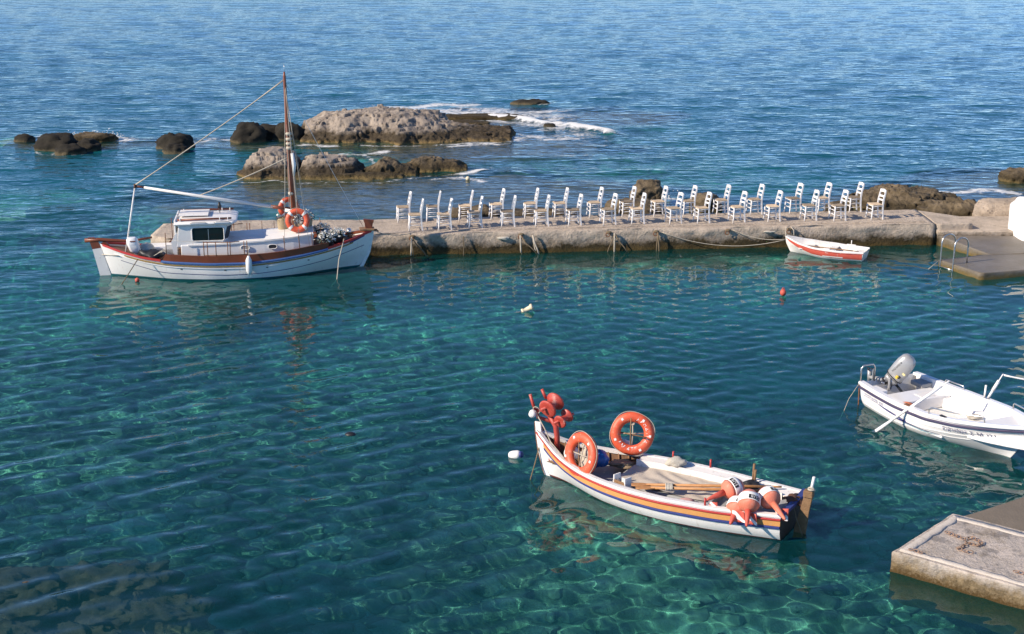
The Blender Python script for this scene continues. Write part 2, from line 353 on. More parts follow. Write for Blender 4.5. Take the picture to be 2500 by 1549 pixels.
def seg_dist(X, Y, pl):
    best = np.full(X.shape, 1e9)
    for (ax, ay), (bx, by) in zip(pl[:-1], pl[1:]):
        dx, dy = bx-ax, by-ay; t = np.clip(((X-ax)*dx+(Y-ay)*dy)/(dx*dx+dy*dy), 0, 1)
        best = np.minimum(best, np.hypot(X-ax-t*dx, Y-ay-t*dy))
    return best
rng = np.random.default_rng(11)
def band(X, Y, n, lmin, lmax, dir0, spread, slope):
    acc = np.zeros_like(X)
    for i in range(n):
        Lw = math.exp(rng.uniform(math.log(lmin), math.log(lmax))); k = 2*math.pi/Lw
        a = dir0+rng.normal(0, spread); ph = rng.uniform(0, 6.283)
        acc += np.sin(k*(X*math.cos(a)+Y*math.sin(a))+ph)/k
    return acc*slope*math.sqrt(2/n)
yy = list(np.arange(3, 13, .25))
while yy[-1] < 185: yy.append(yy[-1]+max(.05, 7.5e-5*yy[-1]**2))
while yy[-1] < 9000: yy.append(yy[-1]*1.12)
yy = np.array(yy); NC = 680
WY = yy[:, None]*np.ones((1, NC)); WX = np.linspace(-1, 1, NC)[None, :]*(.47*WY+5)
_n = vnoise(np.stack([WX.ravel(), WY.ravel(), np.zeros(WX.size)], -1), .22, 3).reshape(WX.shape)
_n2 = vnoise(np.stack([WX.ravel(), WY.ravel(), np.zeros(WX.size)], -1), .07, 8).reshape(WX.shape)
sea = np.clip(sstep(42.5, 56, WY+2*_n)+sstep(-10, -17, WX+1.5*_n)*sstep(26, 40, WY), 0, 1)
har = 1-sea
left = sstep(3, -4, WX+1.5*_n)*sstep(36, 24, WY)
H1 = band(WX, WY, 9, .55, 1.05, R(120), R(10), .072)          # long crests running into the harbour
H2 = band(WX, WY, 14, .32, .70, R(102), R(28), .058)
H3 = band(WX, WY, 16, .17, .32, R(92), R(50), .028)
S1 = band(WX, WY, 14, 1.6, 4.5, R(96), R(22), .040)
S2 = band(WX, WY, 18, .6, 1.6, R(88), R(35), .050)*sstep(230, 110, WY)
S3 = band(WX, WY, 14, .3, .6, R(90), R(50), .042)*sstep(110, 55, WY)
calm = .8+.35*_n+.2*_n2
WZ = har*(H1*(.35+.75*left)*(.9+.35*_n2)+H2*(.78+.35*_n)+H3*calm)+sea*(S1+S2*(.85+.35*_n)+S3*(.8+.5*_n2))
WZ *= sstep(3000, 300, WY)*.999+.001
foam = np.zeros_like(WX)
fz = (WY > 46) & (WY < 80)
fx, fy = WX[fz], WY[fz]; acc = np.zeros_like(fx); ridge = np.zeros_like(fx)
jit = .35*vnoise(np.stack([fx, fy, np.zeros_like(fx)], -1), 1.1, 21)
for pl, hw, st in FOAM:
    d = seg_dist(fx+jit, fy+jit, pl); acc = np.maximum(acc, st*np.exp(-(d/hw)**2)); acc = np.maximum(acc, .42*st*np.exp(-(d/(hw*2.6))**2))
    if st > 1.2: ridge = np.maximum(ridge, .16*np.exp(-(d/.45)**2))
foam[fz] = acc; WZ[fz] += ridge
dz = depth(WX, WY); shoal = sstep(1.25, .8, np.sqrt(((WX+6.7)/2.5)**2+((WY-18.75)/1.8)**2)+.2*_n); dz = dz*(1-shoal)-.8*shoal; murk = sstep(-2.3, -5.6, dz)

def water_material():
    m = bpy.data.materials.new("sea_water"); m.use_nodes = True; nt = m.node_tree; N = nt.nodes; L = nt.links; N.clear()
    out = N.new("ShaderNodeOutputMaterial"); ge = N.new("ShaderNodeNewGeometry")
    # fine ripples
    mp = N.new("ShaderNodeMapping"); mp.inputs["Scale"].default_value = (.75, 1.5, 1); L.new(ge.outputs["Position"], mp.inputs[0])
    nz = N.new("ShaderNodeTexNoise"); nz.inputs["Scale"].default_value = 5.0; nz.inputs["Detail"].default_value = 3; nz.inputs["Roughness"].default_value = .55; L.new(mp.outputs[0], nz.inputs["Vector"])
    bp = N.new("ShaderNodeBump"); bp.inputs["Strength"].default_value = 1; bp.inputs["Distance"].default_value = .012
    n8 = N.new("ShaderNodeTexNoise"); n8.inputs["Scale"].default_value = 1.5; n8.inputs["Detail"].default_value = 2; L.new(mp.outputs[0], n8.inputs["Vector"])
    ao = N.new("ShaderNodeAttribute"); ao.attribute_name = "open"; m9 = N.new("ShaderNodeMath"); m9.operation = 'MULTIPLY'; L.new(nz.outputs["Fac"], m9.inputs[0]); L.new(ao.outputs["Fac"], m9.inputs[1]); L.new(m9.outputs[0], bp.inputs["Height"])
    m8 = N.new("ShaderNodeMath"); m8.operation = 'MULTIPLY'; L.new(n8.outputs["Fac"], m8.inputs[0]); L.new(ao.outputs["Fac"], m8.inputs[1])
    b8 = N.new("ShaderNodeBump"); b8.inputs["Strength"].default_value = 1; b8.inputs["Distance"].default_value = .10; L.new(m8.outputs[0], b8.inputs["Height"]); L.new(b8.outputs[0], bp.inputs["Normal"])
    mx = N.new("ShaderNodeMapRange"); mx.inputs[3].default_value = 1.38; mx.inputs[4].default_value = 1/1.38; L.new(ge.outputs["Backfacing"], mx.inputs[0])
    fr = N.new("ShaderNodeFresnel"); L.new(mx.outputs[0], fr.inputs[0]); L.new(bp.outputs[0], fr.inputs["Normal"])
    gl = N.new("ShaderNodeBsdfGlossy"); gl.inputs["Roughness"].default_value = .012; L.new(bp.outputs[0], gl.inputs["Normal"]); GLOSS = gl
    rf = N.new("ShaderNodeBsdfRefraction"); rf.inputs["Roughness"].default_value = 0; rf.inputs["IOR"].default_value = 1.333; rf.inputs["Color"].default_value = (.97, .99, 1, 1)
    df = N.new("ShaderNodeBsdfDiffuse")
    am = N.new("ShaderNodeAttribute"); am.attribute_name = "murk"; af = N.new("ShaderNodeAttribute"); af.attribute_name = "foam"
    n5 = N.new("ShaderNodeTexNoise"); n5.inputs["Scale"].default_value = .12; n5.inputs["Detail"].default_value = 3; L.new(ge.outputs["Position"], n5.inputs["Vector"])
    mc = N.new("ShaderNodeMix"); mc.data_type = 'RGBA'; mc.inputs[6].default_value = (.012, .24, .24, 1); mc.inputs[7].default_value = (.006, .085, .112, 1)
    L.new(am.outputs["Fac"], mc.inputs[0])
    mcv = N.new("ShaderNodeMix"); mcv.data_type = 'RGBA'; mcv.inputs[7].default_value = (.007, .135, .140, 1)
    rr = N.new("ShaderNodeMapRange"); rr.inputs[1].default_value = .5; rr.inputs[2].default_value = .75; rr.inputs[4].default_value = .6; L.new(n5.outputs["Fac"], rr.inputs[0])
    L.new(rr.outputs[0], mcv.inputs[0]); L.new(mc.outputs[2], mcv.inputs[6]); L.new(mcv.outputs[2], df.inputs[0])
    rm = N.new("ShaderNodeMapRange"); rm.inputs[3].default_value = .09; rm.inputs[4].default_value = 1.0; L.new(am.outputs["Fac"], rm.inputs[0])
    mb = N.new("ShaderNodeMixShader"); L.new(rm.outputs[0], mb.inputs[0]); L.new(rf.outputs[0], mb.inputs[1]); L.new(df.outputs[0], mb.inputs[2])
    ms = N.new("ShaderNodeMixShader"); L.new(fr.outputs[0], ms.inputs[0]); L.new(mb.outputs[0], ms.inputs[1]); L.new(gl.outputs[0], ms.inputs[2])
    rgh = N.new("ShaderNodeMapRange"); rgh.inputs[3].default_value = .012; rgh.inputs[4].default_value = .05; L.new(ao.outputs["Fac"], rgh.inputs[0]); L.new(rgh.outputs[0], gl.inputs["Roughness"])
    # foam: white broken water, torn by noise
    fn = N.new("ShaderNodeTexNoise"); fn.inputs["Scale"].default_value = 1.7; fn.inputs["Detail"].default_value = 8; fn.inputs["Roughness"].default_value = .75; fn.inputs["Distortion"].default_value = 1.2
    mp2 = N.new("ShaderNodeMapping"); mp2.inputs["Scale"].default_value = (.8, .7, 1); L.new(ge.outputs["Position"], mp2.inputs[0]); L.new(mp2.outputs[0], fn.inputs["Vector"])
    sc2 = N.new("ShaderNodeMath"); sc2.operation = 'MULTIPLY_ADD'; sc2.inputs[1].default_value = 2.6; sc2.inputs[2].default_value = -1.3; L.new(fn.outputs["Fac"], sc2.inputs[0])
    ad = N.new("ShaderNodeMath"); ad.operation = 'ADD'; L.new(sc2.outputs[0], ad.inputs[0]); L.new(af.outputs["Fac"], ad.inputs[1])
    fo = N.new("ShaderNodeMapRange"); fo.inputs[1].default_value = .48; fo.inputs[2].default_value = 1.05; L.new(ad.outputs[0], fo.inputs[0])
    fd = N.new("ShaderNodeBsdfDiffuse"); fd.inputs[0].default_value = (.74, .74, .72, 1)
    mf = N.new("ShaderNodeMixShader"); L.new(fo.outputs[0], mf.inputs[0]); L.new(ms.outputs[0], mf.inputs[1]); L.new(fd.outputs[0], mf.inputs[2])
    L.new(mf.outputs[0], out.inputs["Surface"])
    # the deeper the water, the more red it takes out of what shows through it
    ad_ = N.new("ShaderNodeAttribute"); ad_.attribute_name = "depth"; cb = N.new("ShaderNodeCombineColor")
    for i, k in enumerate((.34, .045, .045)):
        mu = N.new("ShaderNodeMath"); mu.operation = 'MULTIPLY'; mu.inputs[1].default_value = -k; L.new(ad_.outputs["Fac"], mu.inputs[0])
        ex = N.new("ShaderNodeMath"); ex.operation = 'EXPONENT'; L.new(mu.outputs[0], ex.inputs[0]); L.new(ex.outputs[0], cb.inputs[i])
    L.new(cb.outputs[0], rf.inputs["Color"])
    return m
water = structure(np_mesh("water", WX, WY, WZ, water_material(), {"foam": foam, "murk": murk, "depth": np.clip(-dz, .1, 8), "open": sea}))
water.cycles.is_caustics_caster = True

# ---- loose stones on the harbour floor (too many to count)
def stones():
    bm = bmesh.new(); bmesh.ops.create_icosphere(bm, subdivisions=2, radius=1); bv = np.array([v.co[:] for v in bm.verts]); bf = np.array([[v.index for v in f.verts] for f in bm.faces]); bm.free()
    r = np.random.default_rng(5); V = []; F = []; n = 0
    for i in range(1700):
        y = 15+19*r.random()**1.3; x = r.uniform(-1, 1)*(.4*y+2.5)
        s = .07+.24*r.random()**2.4; 
        p = bv*(1+.28*vnoise(bv+i*3.1, 1.1, i % 9)[:, None])*np.array([s*r.uniform(.8, 1.5), s*r.uniform(.8, 1.4), s*r.uniform(.3, .6)])
        a = r.uniform(0, 6.28); c, q = math.cos(a), math.sin(a)
        p = np.stack([p[:, 0]*c-p[:, 1]*q, p[:, 0]*q+p[:, 1]*c, p[:, 2]], -1)
        V.append((p, x, y, s)); 
    V = [v for v in V if not (v[1] < -3.6 and v[2] < 20.6)]
    X = np.array([v[1] for v in V]); Y = np.array([v[2] for v in V]); Z = depth(X[None], Y[None])[0]
    co = np.concatenate([v[0]+np.array([v[1], v[2], z+.1*v[3]]) for v, z in zip(V, Z)])
    fs = np.concatenate([bf+len(bv)*i for i in range(len(V))])
    me = bpy.data.meshes.new("seabed_stones"); me.vertices.add(len(co)); me.vertices.foreach_set('co', co.astype(np.float32).ravel())
    me.loops.add(fs.size); me.loops.foreach_set('vertex_index', fs.ravel().astype(np.int32)); me.polygons.add(len(fs)); me.polygons.foreach_set('loop_start', np.arange(0, fs.size, 3, dtype=np.int32))
    me.polygons.foreach_set('use_smooth', np.ones(len(fs), bool)); me.update(calc_edges=True)
    o = bpy.data.objects.new("seabed_stones", me); COL.objects.link(o)
    me.materials.append(mat("sea_stone", (.25, .28, .19), 1.0, .8, 1.7, .8, 7, dirt=((.34, .33, .24), .35, 1.1)))
    tag(stuff(o), "rounded stones scattered over the harbour floor", "stones"); return receiver(o)
stones()

# ------------------------------------------------------------------ rocks
def rock(name, label, cx, by, wdt, dep, top, seed, m, sub=4, group=None, amp=.16, flat=1.6, z0=-.9, freq=.9, skew=0.0, rz=0.0):
    """a rock whose near foot meets the water at by; wdt x dep footprint, crest height top"""
    bm = bmesh.new(); bmesh.ops.create_icosphere(bm, subdivisions=sub, radius=1)
    P = np.array([v.co[:] for v in bm.verts]); up = np.clip(P[:, 2], 0, 1)
    N = P.copy()
    P = np.sign(P)*np.abs(P)**(1/flat); P /= np.maximum(1e-6, np.abs(P).max())
    h = top if top > 0 else .05
    P = P*np.array([wdt/2, dep/2, 1]); P[:, 2] = np.where(P[:, 2] > 0, P[:, 2]*h, P[:, 2]*(-z0))
    off = np.array([cx, by+dep/2, 0])*1.0
    Q = P+off
    s = min(wdt, dep, 3.0)
    d = fbm(Q, freq*1.6/max(.6, s*.6), 5, seed, .55); rd = 1-2*np.abs(vnoise(Q, 2.2*freq/max(.6, s*.6), seed+3)); cr = fbm(Q, 5.5, 3, seed+7, .6)
    disp = amp*s*.55*d+amp*s*.30*rd+.10*min(1, s*.6)*cr*(amp/.16)-.16*min(1, s*.5)*np.clip(vnoise(Q, 2.6, seed+11)-.45, 0, 1)*2*(amp/.16)
    P = P+N*disp[:, None]*np.array([1, 1, .75])
    P[:, 0] += skew*np.clip(P[:, 2], 0, None)
    for v, p in zip(bm.verts, P): v.co = p
    for f in bm.faces: f.smooth = True
    me = bpy.data.meshes.new(name); bm.to_mesh(me); bm.free(); me.materials.append(m)
    o = bpy.data.objects.new(name, me); COL.objects.link(o); o.location = off; o.rotation_euler = (0, 0, rz)
    return receiver(tag(o, label, "rock", group))
G1, G2, G3, G4 = "rocks of the outer reef", "rocks of the inner reef", "dark boulders to the left", "rocks behind the pier"
def massif(name, label, x0, x1, y0, y1, prof, m, seed, group, nx=170, ny=76, rise=.5, rough=1.0, zb=-.7):
    """a craggy rock mass from a crest profile [(x, height)]: sloping face to the viewer, ledges, hollows and a broken crest"""
    cx, cy = (x0+x1)/2, (y0+y1)/2
    u = np.linspace(0, 1, nx)[None, :]*np.ones((ny, 1)); t = np.linspace(0, 1, ny)[:, None]**1.15*np.ones((1, nx))
    X = x0+(x1-x0)*u; Y = y0+(y1-y0)*t
    P = np.stack([X.ravel(), Y.ravel(), np.full(X.size, seed*3.7)], -1)
    def sh(a): return a.reshape(X.shape)
    wob = sh(fbm(P, .8, 4, seed, .55)); t2 = np.clip(t+.10*wob*rough, 0, 1)
    h = np.interp(X+.35*wob, [p[0] for p in prof], [p[1] for p in prof])
    f = np.clip(t2/rise, 0, 1); shape = f**.62*np.clip((1-t2)/.22, 0, 1)**.6
    edge = np.clip(np.minimum(u, 1-u)/.05, 0, 1)**.6
    z = zb+(h-zb)*shape*edge
    Pd = np.stack([P[:, 0]*.55+P[:, 1]*.8, P[:, 1]*1.6-P[:, 0]*.5, P[:, 2]], -1)
    z += rough*(.13*np.maximum(.35, np.minimum(h, 1))*sh(fbm(P, .8, 5, seed+2, .6))+.10*(1-2*np.abs(sh(fbm(Pd, 1.0, 3, seed+5, .5))))-.26*np.clip(sh(vnoise(P, 1.5, seed+9))-.55, 0, 1)*2+.055*sh(fbm(P, 5, 3, seed+8, .7)))*np.clip(shape*2, 0, 1)*edge
    q = np.round(z/.16)*.16; z = z+(q-z)*.7*np.clip(sh(vnoise(P, .9, seed+13))+.35, 0, 1)      # bedding ledges
    P3 = np.stack([X.ravel(), Y.ravel()*.3, z.ravel()*1.5], -1)
    Y = Y+rough*.22*sh(fbm(P3, 1.8, 4, seed+21, .6)); X = X+rough*.08*sh(fbm(P3, 2.1, 3, seed+25, .6))
    o = np_mesh(name, X-cx, Y-cy, z, m); o.location = (cx, cy, 0)
    return receiver(tag(o, label, "rock", group))
massif("reef_rock", "large pale pitted rock island tapering right into a dark ledge, biggest of the reef", -10.35, .45, 61.3, 66.8, [(-10.35, .12), (-10.0, .45), (-9.6, 0.18), (-9.5, 0.59), (-8.7, 0.88), (-7.6, 1.02), (-6.2, 1.13), (-4.8, 1.09), (-3.9, 0.88), (-3, 0.59), (-2.2, 0.37), (-1.2, 0.3), (-0.2, 0.25), (0.45, 0.07)], ROCK_PALE, 3, G1, 240, 90, .42, .8)
rock("reef_rock", "smooth black boulder left of the big pale rock, the tallest of three", -11.85, 62.0, 1.45, 1.4, .86, 21, ROCK_DARK, 4, G1, .16, 1.12)
rock("reef_rock", "low black boulder half hidden behind the tallest black boulder", -11.0, 63.3, 1.6, 1.2, .50, 22, ROCK_DARK, 4, G1, .16, 1.12)
rock("reef_rock", "black boulder touching the left foot of the big pale rock", -10.1, 62.6, 1.35, 1.2, .75, 23, ROCK_DARK, 4, G1, .16, 1.12)
massif("reef_rock", "tall pale dome rock with dark weedy base behind the mast", -10.9, -8.25, 52.8, 55.6, [(-10.9, 0.04), (-10.5, 0.25), (-10.2, 0.65), (-9.7, 0.89), (-9.1, 0.91), (-8.7, 0.72), (-8.4, 0.38), (-8.25, 0.08)], ROCK_PALE, 31, G2, 100, 60, .36, .5)
massif("reef_rock", "lower pale dome rock right of the mast", -8.5, -5.75, 52.95, 55.6, [(-8.5, 0.17), (-8.2, 0.51), (-7.7, 0.7), (-7, 0.66), (-6.5, 0.51), (-6.2, 0.29), (-5.75, 0.07)], ROCK_PALE, 33, G2, 100, 60, .40, .5)
massif("reef_rock", "brown peaked rock right of the two pale domes", -6.1, -3.6, 53.2, 55.6, [(-6.1, 0.05), (-5.7, 0.18), (-5.3, 0.38), (-5.05, 0.54), (-4.8, 0.52), (-4.5, 0.27), (-4, 0.16), (-3.6, 0.07)], ROCK_BROWN, 35, G2, 90, 50, .45, .7)
massif("reef_rock", "low dark flat-topped rock at the right end of the inner reef", -4.4, -1.7, 54.4, 56.4, [(-4.4, .08), (-4.0, .3), (-3.5, .40), (-3.1, .38), (-2.9, .26), (-2.3, .26), (-1.95, .12), (-1.7, .02)], ROCK_BROWN, 39, G2, 90, 44, .4, .6)
massif("reef_rock", "weedy foot of rock along the waterline of the pale domes", -10.8, -3.9, 52.5, 54.4, [(-10.8, .05), (-9, .16), (-7, .14), (-5.5, .16), (-3.9, .04)], ROCK_BROWN, 41, G2, 150, 40, .5, .5, zb=-.5)
rock("boulder", "small black boulder, leftmost of all", -22.0, 62.2, .95, .9, .30, 51, ROCK_DARK, 3, G3, .16, 1.12)
rock("boulder", "big black rounded boulder of the left group", -19.8, 59.7, 1.85, 1.4, .64, 52, ROCK_DARK, 4, G3, .16, 1.12)
rock("boulder", "low black boulder in front of the left group", -18.95, 58.9, 1.15, .9, .36, 53, ROCK_DARK, 4, G3, .16, 1.12)
rock("boulder", "black boulder at the right end of the left group", -18.4, 59.7, .95, .9, .46, 54, ROCK_DARK, 4, G3, .16, 1.12)
rock("boulder", "brown rock behind the left group, washed by spray", -18.9, 62.3, 1.9, 1.0, .33, 55, ROCK_BROWN, 4, G3, .15, 1.5)
rock("boulder", "black boulder standing alone left of the mast stay", -14.75, 60.2, 1.55, 1.3, .58, 56, ROCK_DARK, 4, G3, .16, 1.12)
rock("boulder", "low brown-footed boulder in front of the lone black boulder", -14.5, 59.2, 1.1, .9, .36, 57, ROCK_DARK, 4, G3, .16, 1.12)
rock("reef_rock", "flat dark rock awash far behind the big pale rock", 1.0, 75.1, 1.9, 1.0, .22, 61, ROCK_DARK, 4, G1, .16, 1.1)
rock("reef_rock", "thin brown reef patch awash in the foam right of the big pale rock", -1.8, 69.3, 4.6, 1.6, .10, 63, ROCK_BROWN, 5, G1, .10, 2.2)
rock("reef_rock", "narrow brown reef strip nearer the big pale rock", -2.6, 67.4, 3.0, 1.1, .12, 64, ROCK_BROWN, 4, G1, .10, 2.2)
rock("reef_rock", "small dark stone poking out of the breaking wave", 1.8, 66.7, .6, .5, .17, 65, ROCK_DARK, 3, G1, .1, 1.5)
rock("pier_rock", "low brown rock behind the second and third chairs of the rear row", -1.35, 45.0, 1.9, 1.2, .42, 71, ROCK_BROWN, 4, G4, .18, 1.8)
rock("pier_rock", "long flat brown rock behind the fourth to sixth chairs of the rear row", 1.0, 45.1, 2.6, 1.2, .32, 73, ROCK_BROWN, 4, G4, .16, 2.0)
rock("pier_rock", "blocky brown rock standing tallest behind the chairs", 4.65, 47.7, .95, .9, .88, 75, ROCK_BROWN, 5, G4, .2, 2.2, skew=.15)
rock("pier_rock", "dark brown rock at the foot of the tall blocky rock", 4.15, 45.4, 2.0, 1.3, .55, 76, ROCK_BROWN, 5, G4, .18, 1.8)
rock("pier_rock", "small brown rock right of the tall blocky rock", 6.7, 46.9, .95, .9, .55, 77, ROCK_BROWN, 4, G4, .16, 1.6)
rock("pier_rock", "small weedy rock behind the two last rear chairs", 11.2, 46.3, .9, .8, .40, 78, ROCK_BROWN, 4, G4, .16, 1.6)
massif("pier_rock", "broad dark brown rock rising beyond the right end of the chairs", 11.7, 16.0, 45.6, 50.0, [(11.7, 0.06), (12.2, 0.26), (12.8, 0.46), (13.4, 0.58), (14, 0.57), (14.6, 0.42), (15.2, 0.26), (16, 0.1)], ROCK_BROWN, 81, G4, 130, 70, .5, .8)
massif("pier_rock", "weedy brown rock lying between the broad dark rock and the pier end", 13.6, 16.3, 44.6, 47.2, [(13.6, 0.16), (14.2, 0.5), (15, 0.54), (15.6, 0.46), (16, 0.34), (16.3, 0.08)], ROCK_BROWN, 83, G4, 90, 50, .4, .8)
rock("pier_rock", "pale beige pitted rock beside the white wall", 16.1, 44.2, 1.8, 1.2, .82, 85, ROCK_PITTED, 5, G4, .10, 2.4)
rock("pier_rock", "brown rock cut by the right edge of the picture, beyond the surf", 19.85, 52.2, 2.0, 1.5, .42, 87, ROCK_BROWN, 5, G4, .15, 1.5)
SUBM = zone_mat("submerged_reef_rock", (.135, .105, .08), (.055, .047, .038), (.22, .17, .11), (.24, .185, .12), -.6, -.9, scale=2.4, bump=.9, pits=3.0)
for i, (x, y, a, b, t, lb) in enumerate([(-7.75, 19.6, 1.5, .9, -.10, "submerged tan rock at the left picture edge, highest of the near shoal"), (-6.3, 19.75, 1.9, .9, -.13, "long submerged tan rock along the far side of the near shoal"),
        (-7.15, 18.9, 1.0, .7, -.12, "submerged tan rock in the middle of the near shoal with dark holes"), (-5.95, 18.7, .8, .7, -.16, "small upright submerged rock right of the shoal's middle"),
        (-5.15, 18.75, 1.25, .7, -.15, "rounded submerged rock at the right end of the near shoal"), (-7.3, 17.9, 1.0, .8, -.10, "orange-brown submerged rock in the bottom left corner"),
        (-6.3, 18.0, 1.3, .7, -.25, "deeper submerged rock at the bottom of the near shoal"), (-4.4, 17.9, 1.2, .8, -.35, "dim submerged rock below the right end of the near shoal")]):
    o = rock("submerged_rock", lb, x, y-b/2, a, b, .25, 100+i, SUBM, 5, "rocks of the near shoal under water", .32, 1.4, z0=-2.0, freq=1.3)
    o.location.z = t-.30

# spray thrown up where the swell meets the rocks
def spray(name, label, c, n, sx, sz, seed):
    r = random.Random(seed); mb = MB()
    for i in range(n):
        p = (c[0]+r.gauss(0, sx), c[1]+r.gauss(0, .25), c[2]+abs(r.gauss(0, sz)))
        mb.ball(p, r.uniform(.008, .024), 5, 3, (1.3, 1, 1))
    tag(stuff(mb.build(name, mat("spray_white", (.8, .8, .79), .8, .03))), label, "spray")
spray("spray", "white spray bursting over the brown rock of the left group", (-19.0, 63.6, .03), 260, .6, .12, 1)
spray("spray", "little splash beside the tall blocky rock behind the chairs", (5.5, 48.7, .05), 50, .18, .22, 2)

# ------------------------------------------------------------------ pier and quays
def interp(tab, x):
    xs_, ys_ = zip(*tab); return float(np.interp(x, xs_, ys_))
YF = [(-10.75, 40.45), (-10.2, 39.95), (-8, 40.05), (-4.2, 40.56), (-3.4, 40.66), (-.6, 40.84), (3.1, 41.24), (9.4, 41.74), (13.07, 42.0)]
YB = [(-10.75, 42.1), (-9.2, 42.6), (-4.5, 42.72), (3.26, 43.45), (11.2, 44.0), (13.07, 44.25)]
PZ = .65
def pier():
    t = thing("pier", "long low concrete pier carrying two rows of white chairs", "pier", (0, 0, 0))
    xs_ = np.arange(-10.75, 13.071, .14); NF = 15; rows = []
    zf = [-2.2, -.5, -.15, 0, .07, .14, .21, .28, .35, .42, .49, .55, .60, .635, .65]
    for x in xs_:
        f, b = interp(YF, x), interp(YB, x); row = []
        for k, z in enumerate(zf):
            rnd = .05*max(0, (z-.55)/.1)**2
            row.append((x, f+rnd-.06*max(0, (.25-z))*(z > -.2), z))
        for q in np.linspace(.04, .96, 12): row.append((x, f+.05+(b-f-.1)*q, PZ))
        for z in (.65, .6, .4, .1, -.3, -2.2): row.append((x, b-.04*(z > .62), z))
        rows.append(row)
    A = np.array(rows); P = A.reshape(-1, 3)
    d = fbm(P, 1.3, 5, 4, .6); d2 = vnoise(P, 9, 6)
    on = (P[:, 2] < PZ-.001)
    P[:, 1] += np.where(on, .055*d+.018*d2, 0)*np.where(np.tile(np.arange(A.shape[1]), len(xs_)) < NF, 1, -1)
    P[:, 2] += np.where(P[:, 2] > .5, .012*d+.006*d2, 0)
    A = P.reshape(A.shape); mb = MB(); mb.grid([[tuple(p) for p in r] for r in A])
    n = A.shape[1]
    for r in (0, len(xs_)-1): mb.add([tuple(p) for p in A[r]], [tuple(range(n))])
    receiver(mb.build("deck_block", CONC, t))
    # thin screed laid back from the edge over the right-hand part of the deck
    G = []
    for k, x in enumerate(np.arange(-1.62, 12.9, .2)):
        f, b = interp(YF, x)+.30+.015*math.sin(k*1.7), interp(YB, x)-.12; G.append([(x, f, .60), (x, f, .676), (x, f+.02, .682), (x, b-.02, .682), (x, b, .676), (x, b, .60)])
    MB().loft(G, True, True, False).build("deck_screed", CONC, t)
    return t
pier()
def slab(name, label, poly, z1, z0, m, seed, cat="quay", rnd=.04, amp=.03, rim=None, parent=None, zs=None):
    pts = []
    n = len(poly)
    for i in range(n):
        a, b = Vector(poly[i]), Vector(poly[(i+1) % n]); k = max(1, int((b-a).length/.16))
        for j in range(k): pts.append(a+(b-a)*j/k)
    c = sum(pts, Vector((0, 0)))/len(pts)
    cen = Vector((c.x, c.y))
    def zt(p): return z1 if zs is None else zs(p)
    levels = [(z0, 0), (-.2, 0), (0, 0), (.08, 0), (.16, 0), (.24, 0), (.32, 0), (.40, 0), (.48, 0), (.56, 0)]
    rings = []
    tops = [zt(p) for p in pts]; lo = min(tops)
    lv = [l[0] for l in levels if l[0] < lo-rnd*1.2]
    for z in lv+['a', 'b', 'c']:
        ring = []
        for p, tz in zip(pts, tops):
            ins = {'a': 0, 'b': rnd*.3, 'c': rnd}.get(z, 0); zz = {'a': tz-rnd, 'b': tz-rnd*.3, 'c': tz}.get(z, z)
            q = p+(cen-p).normalized()*ins; ring.append((q.x, q.y, zz))
        rings.append(ring)
    A = np.array(rings); P = A.reshape(-1, 3); d = fbm(P, 1.8, 5, seed, .6)
    P[:, 0] += amp*d; P[:, 1] += amp*fbm(P, 1.8, 5, seed+5, .6); A = P.reshape(A.shape)
    mb = MB(); mb.loft([[tuple(p) for p in r] for r in A], True, False)
    mb.add([tuple(p) for p in A[-1]], [tuple(range(len(pts)))], False)
    o = mb.build(name, m, parent); receiver(o)
    if parent is None: tag(o, label, cat)
    return o
slab("pier_end_block", "thick concrete block closing the right end of the pier", [(13.09, 42.0), (14.25, 42.14), (14.15, 43.2), (13.09, 44.1)], .655, -.3, CONC, 3, "quay", .04, .02)
slab("low_landing", "low flat concrete landing between pier end and white wall", [(13.12, 41.93), (15.45, 41.90), (16.6, 42.3), (16.6, 44.2), (13.12, 44.1)], .45, -.6, CONC, 9, "quay", .03, .02)
slab("bathing_platform", "wet dark concrete bathing platform just above the water", [(12.38, 39.25), (13.08, 37.68), (17.5, 38.85), (17.5, 40.3), (14.0, 39.95)], .2, -1.6, CONC_WET, 13, "platform", .04, .025)
slab("wet_ramp", "sloping wet concrete ramp from the landing down to the bathing platform", [(13.14, 41.9), (14.02, 39.88), (17.4, 40.1), (17.4, 42.25), (15.5, 41.88)], .3, -1.2, CONC_WET, 15, "ramp", .03, .02, zs=lambda p: .215+.10*max(0, min(1, (p.y-39.9)/1.9)))
slab("quay_slab", "pale concrete quay slab with an iron chain, bottom right corner", [(5.88, 19.68), (10.4, 16.2), (11.8, 17.6), (7.26, 21.13)], .35, -1.0, CONC_FG, 19, "quay", .03, .02)
q2 = slab("lower_quay_slab", "dark low slab behind the pale quay slab, at the right edge", [(7.35, 21.16), (8.76, 22.04), (12.5, 24.3), (13, 18.5), (11.6, 17.9)], .245, -1.0, SLATE, 23, "quay", .03, .015)
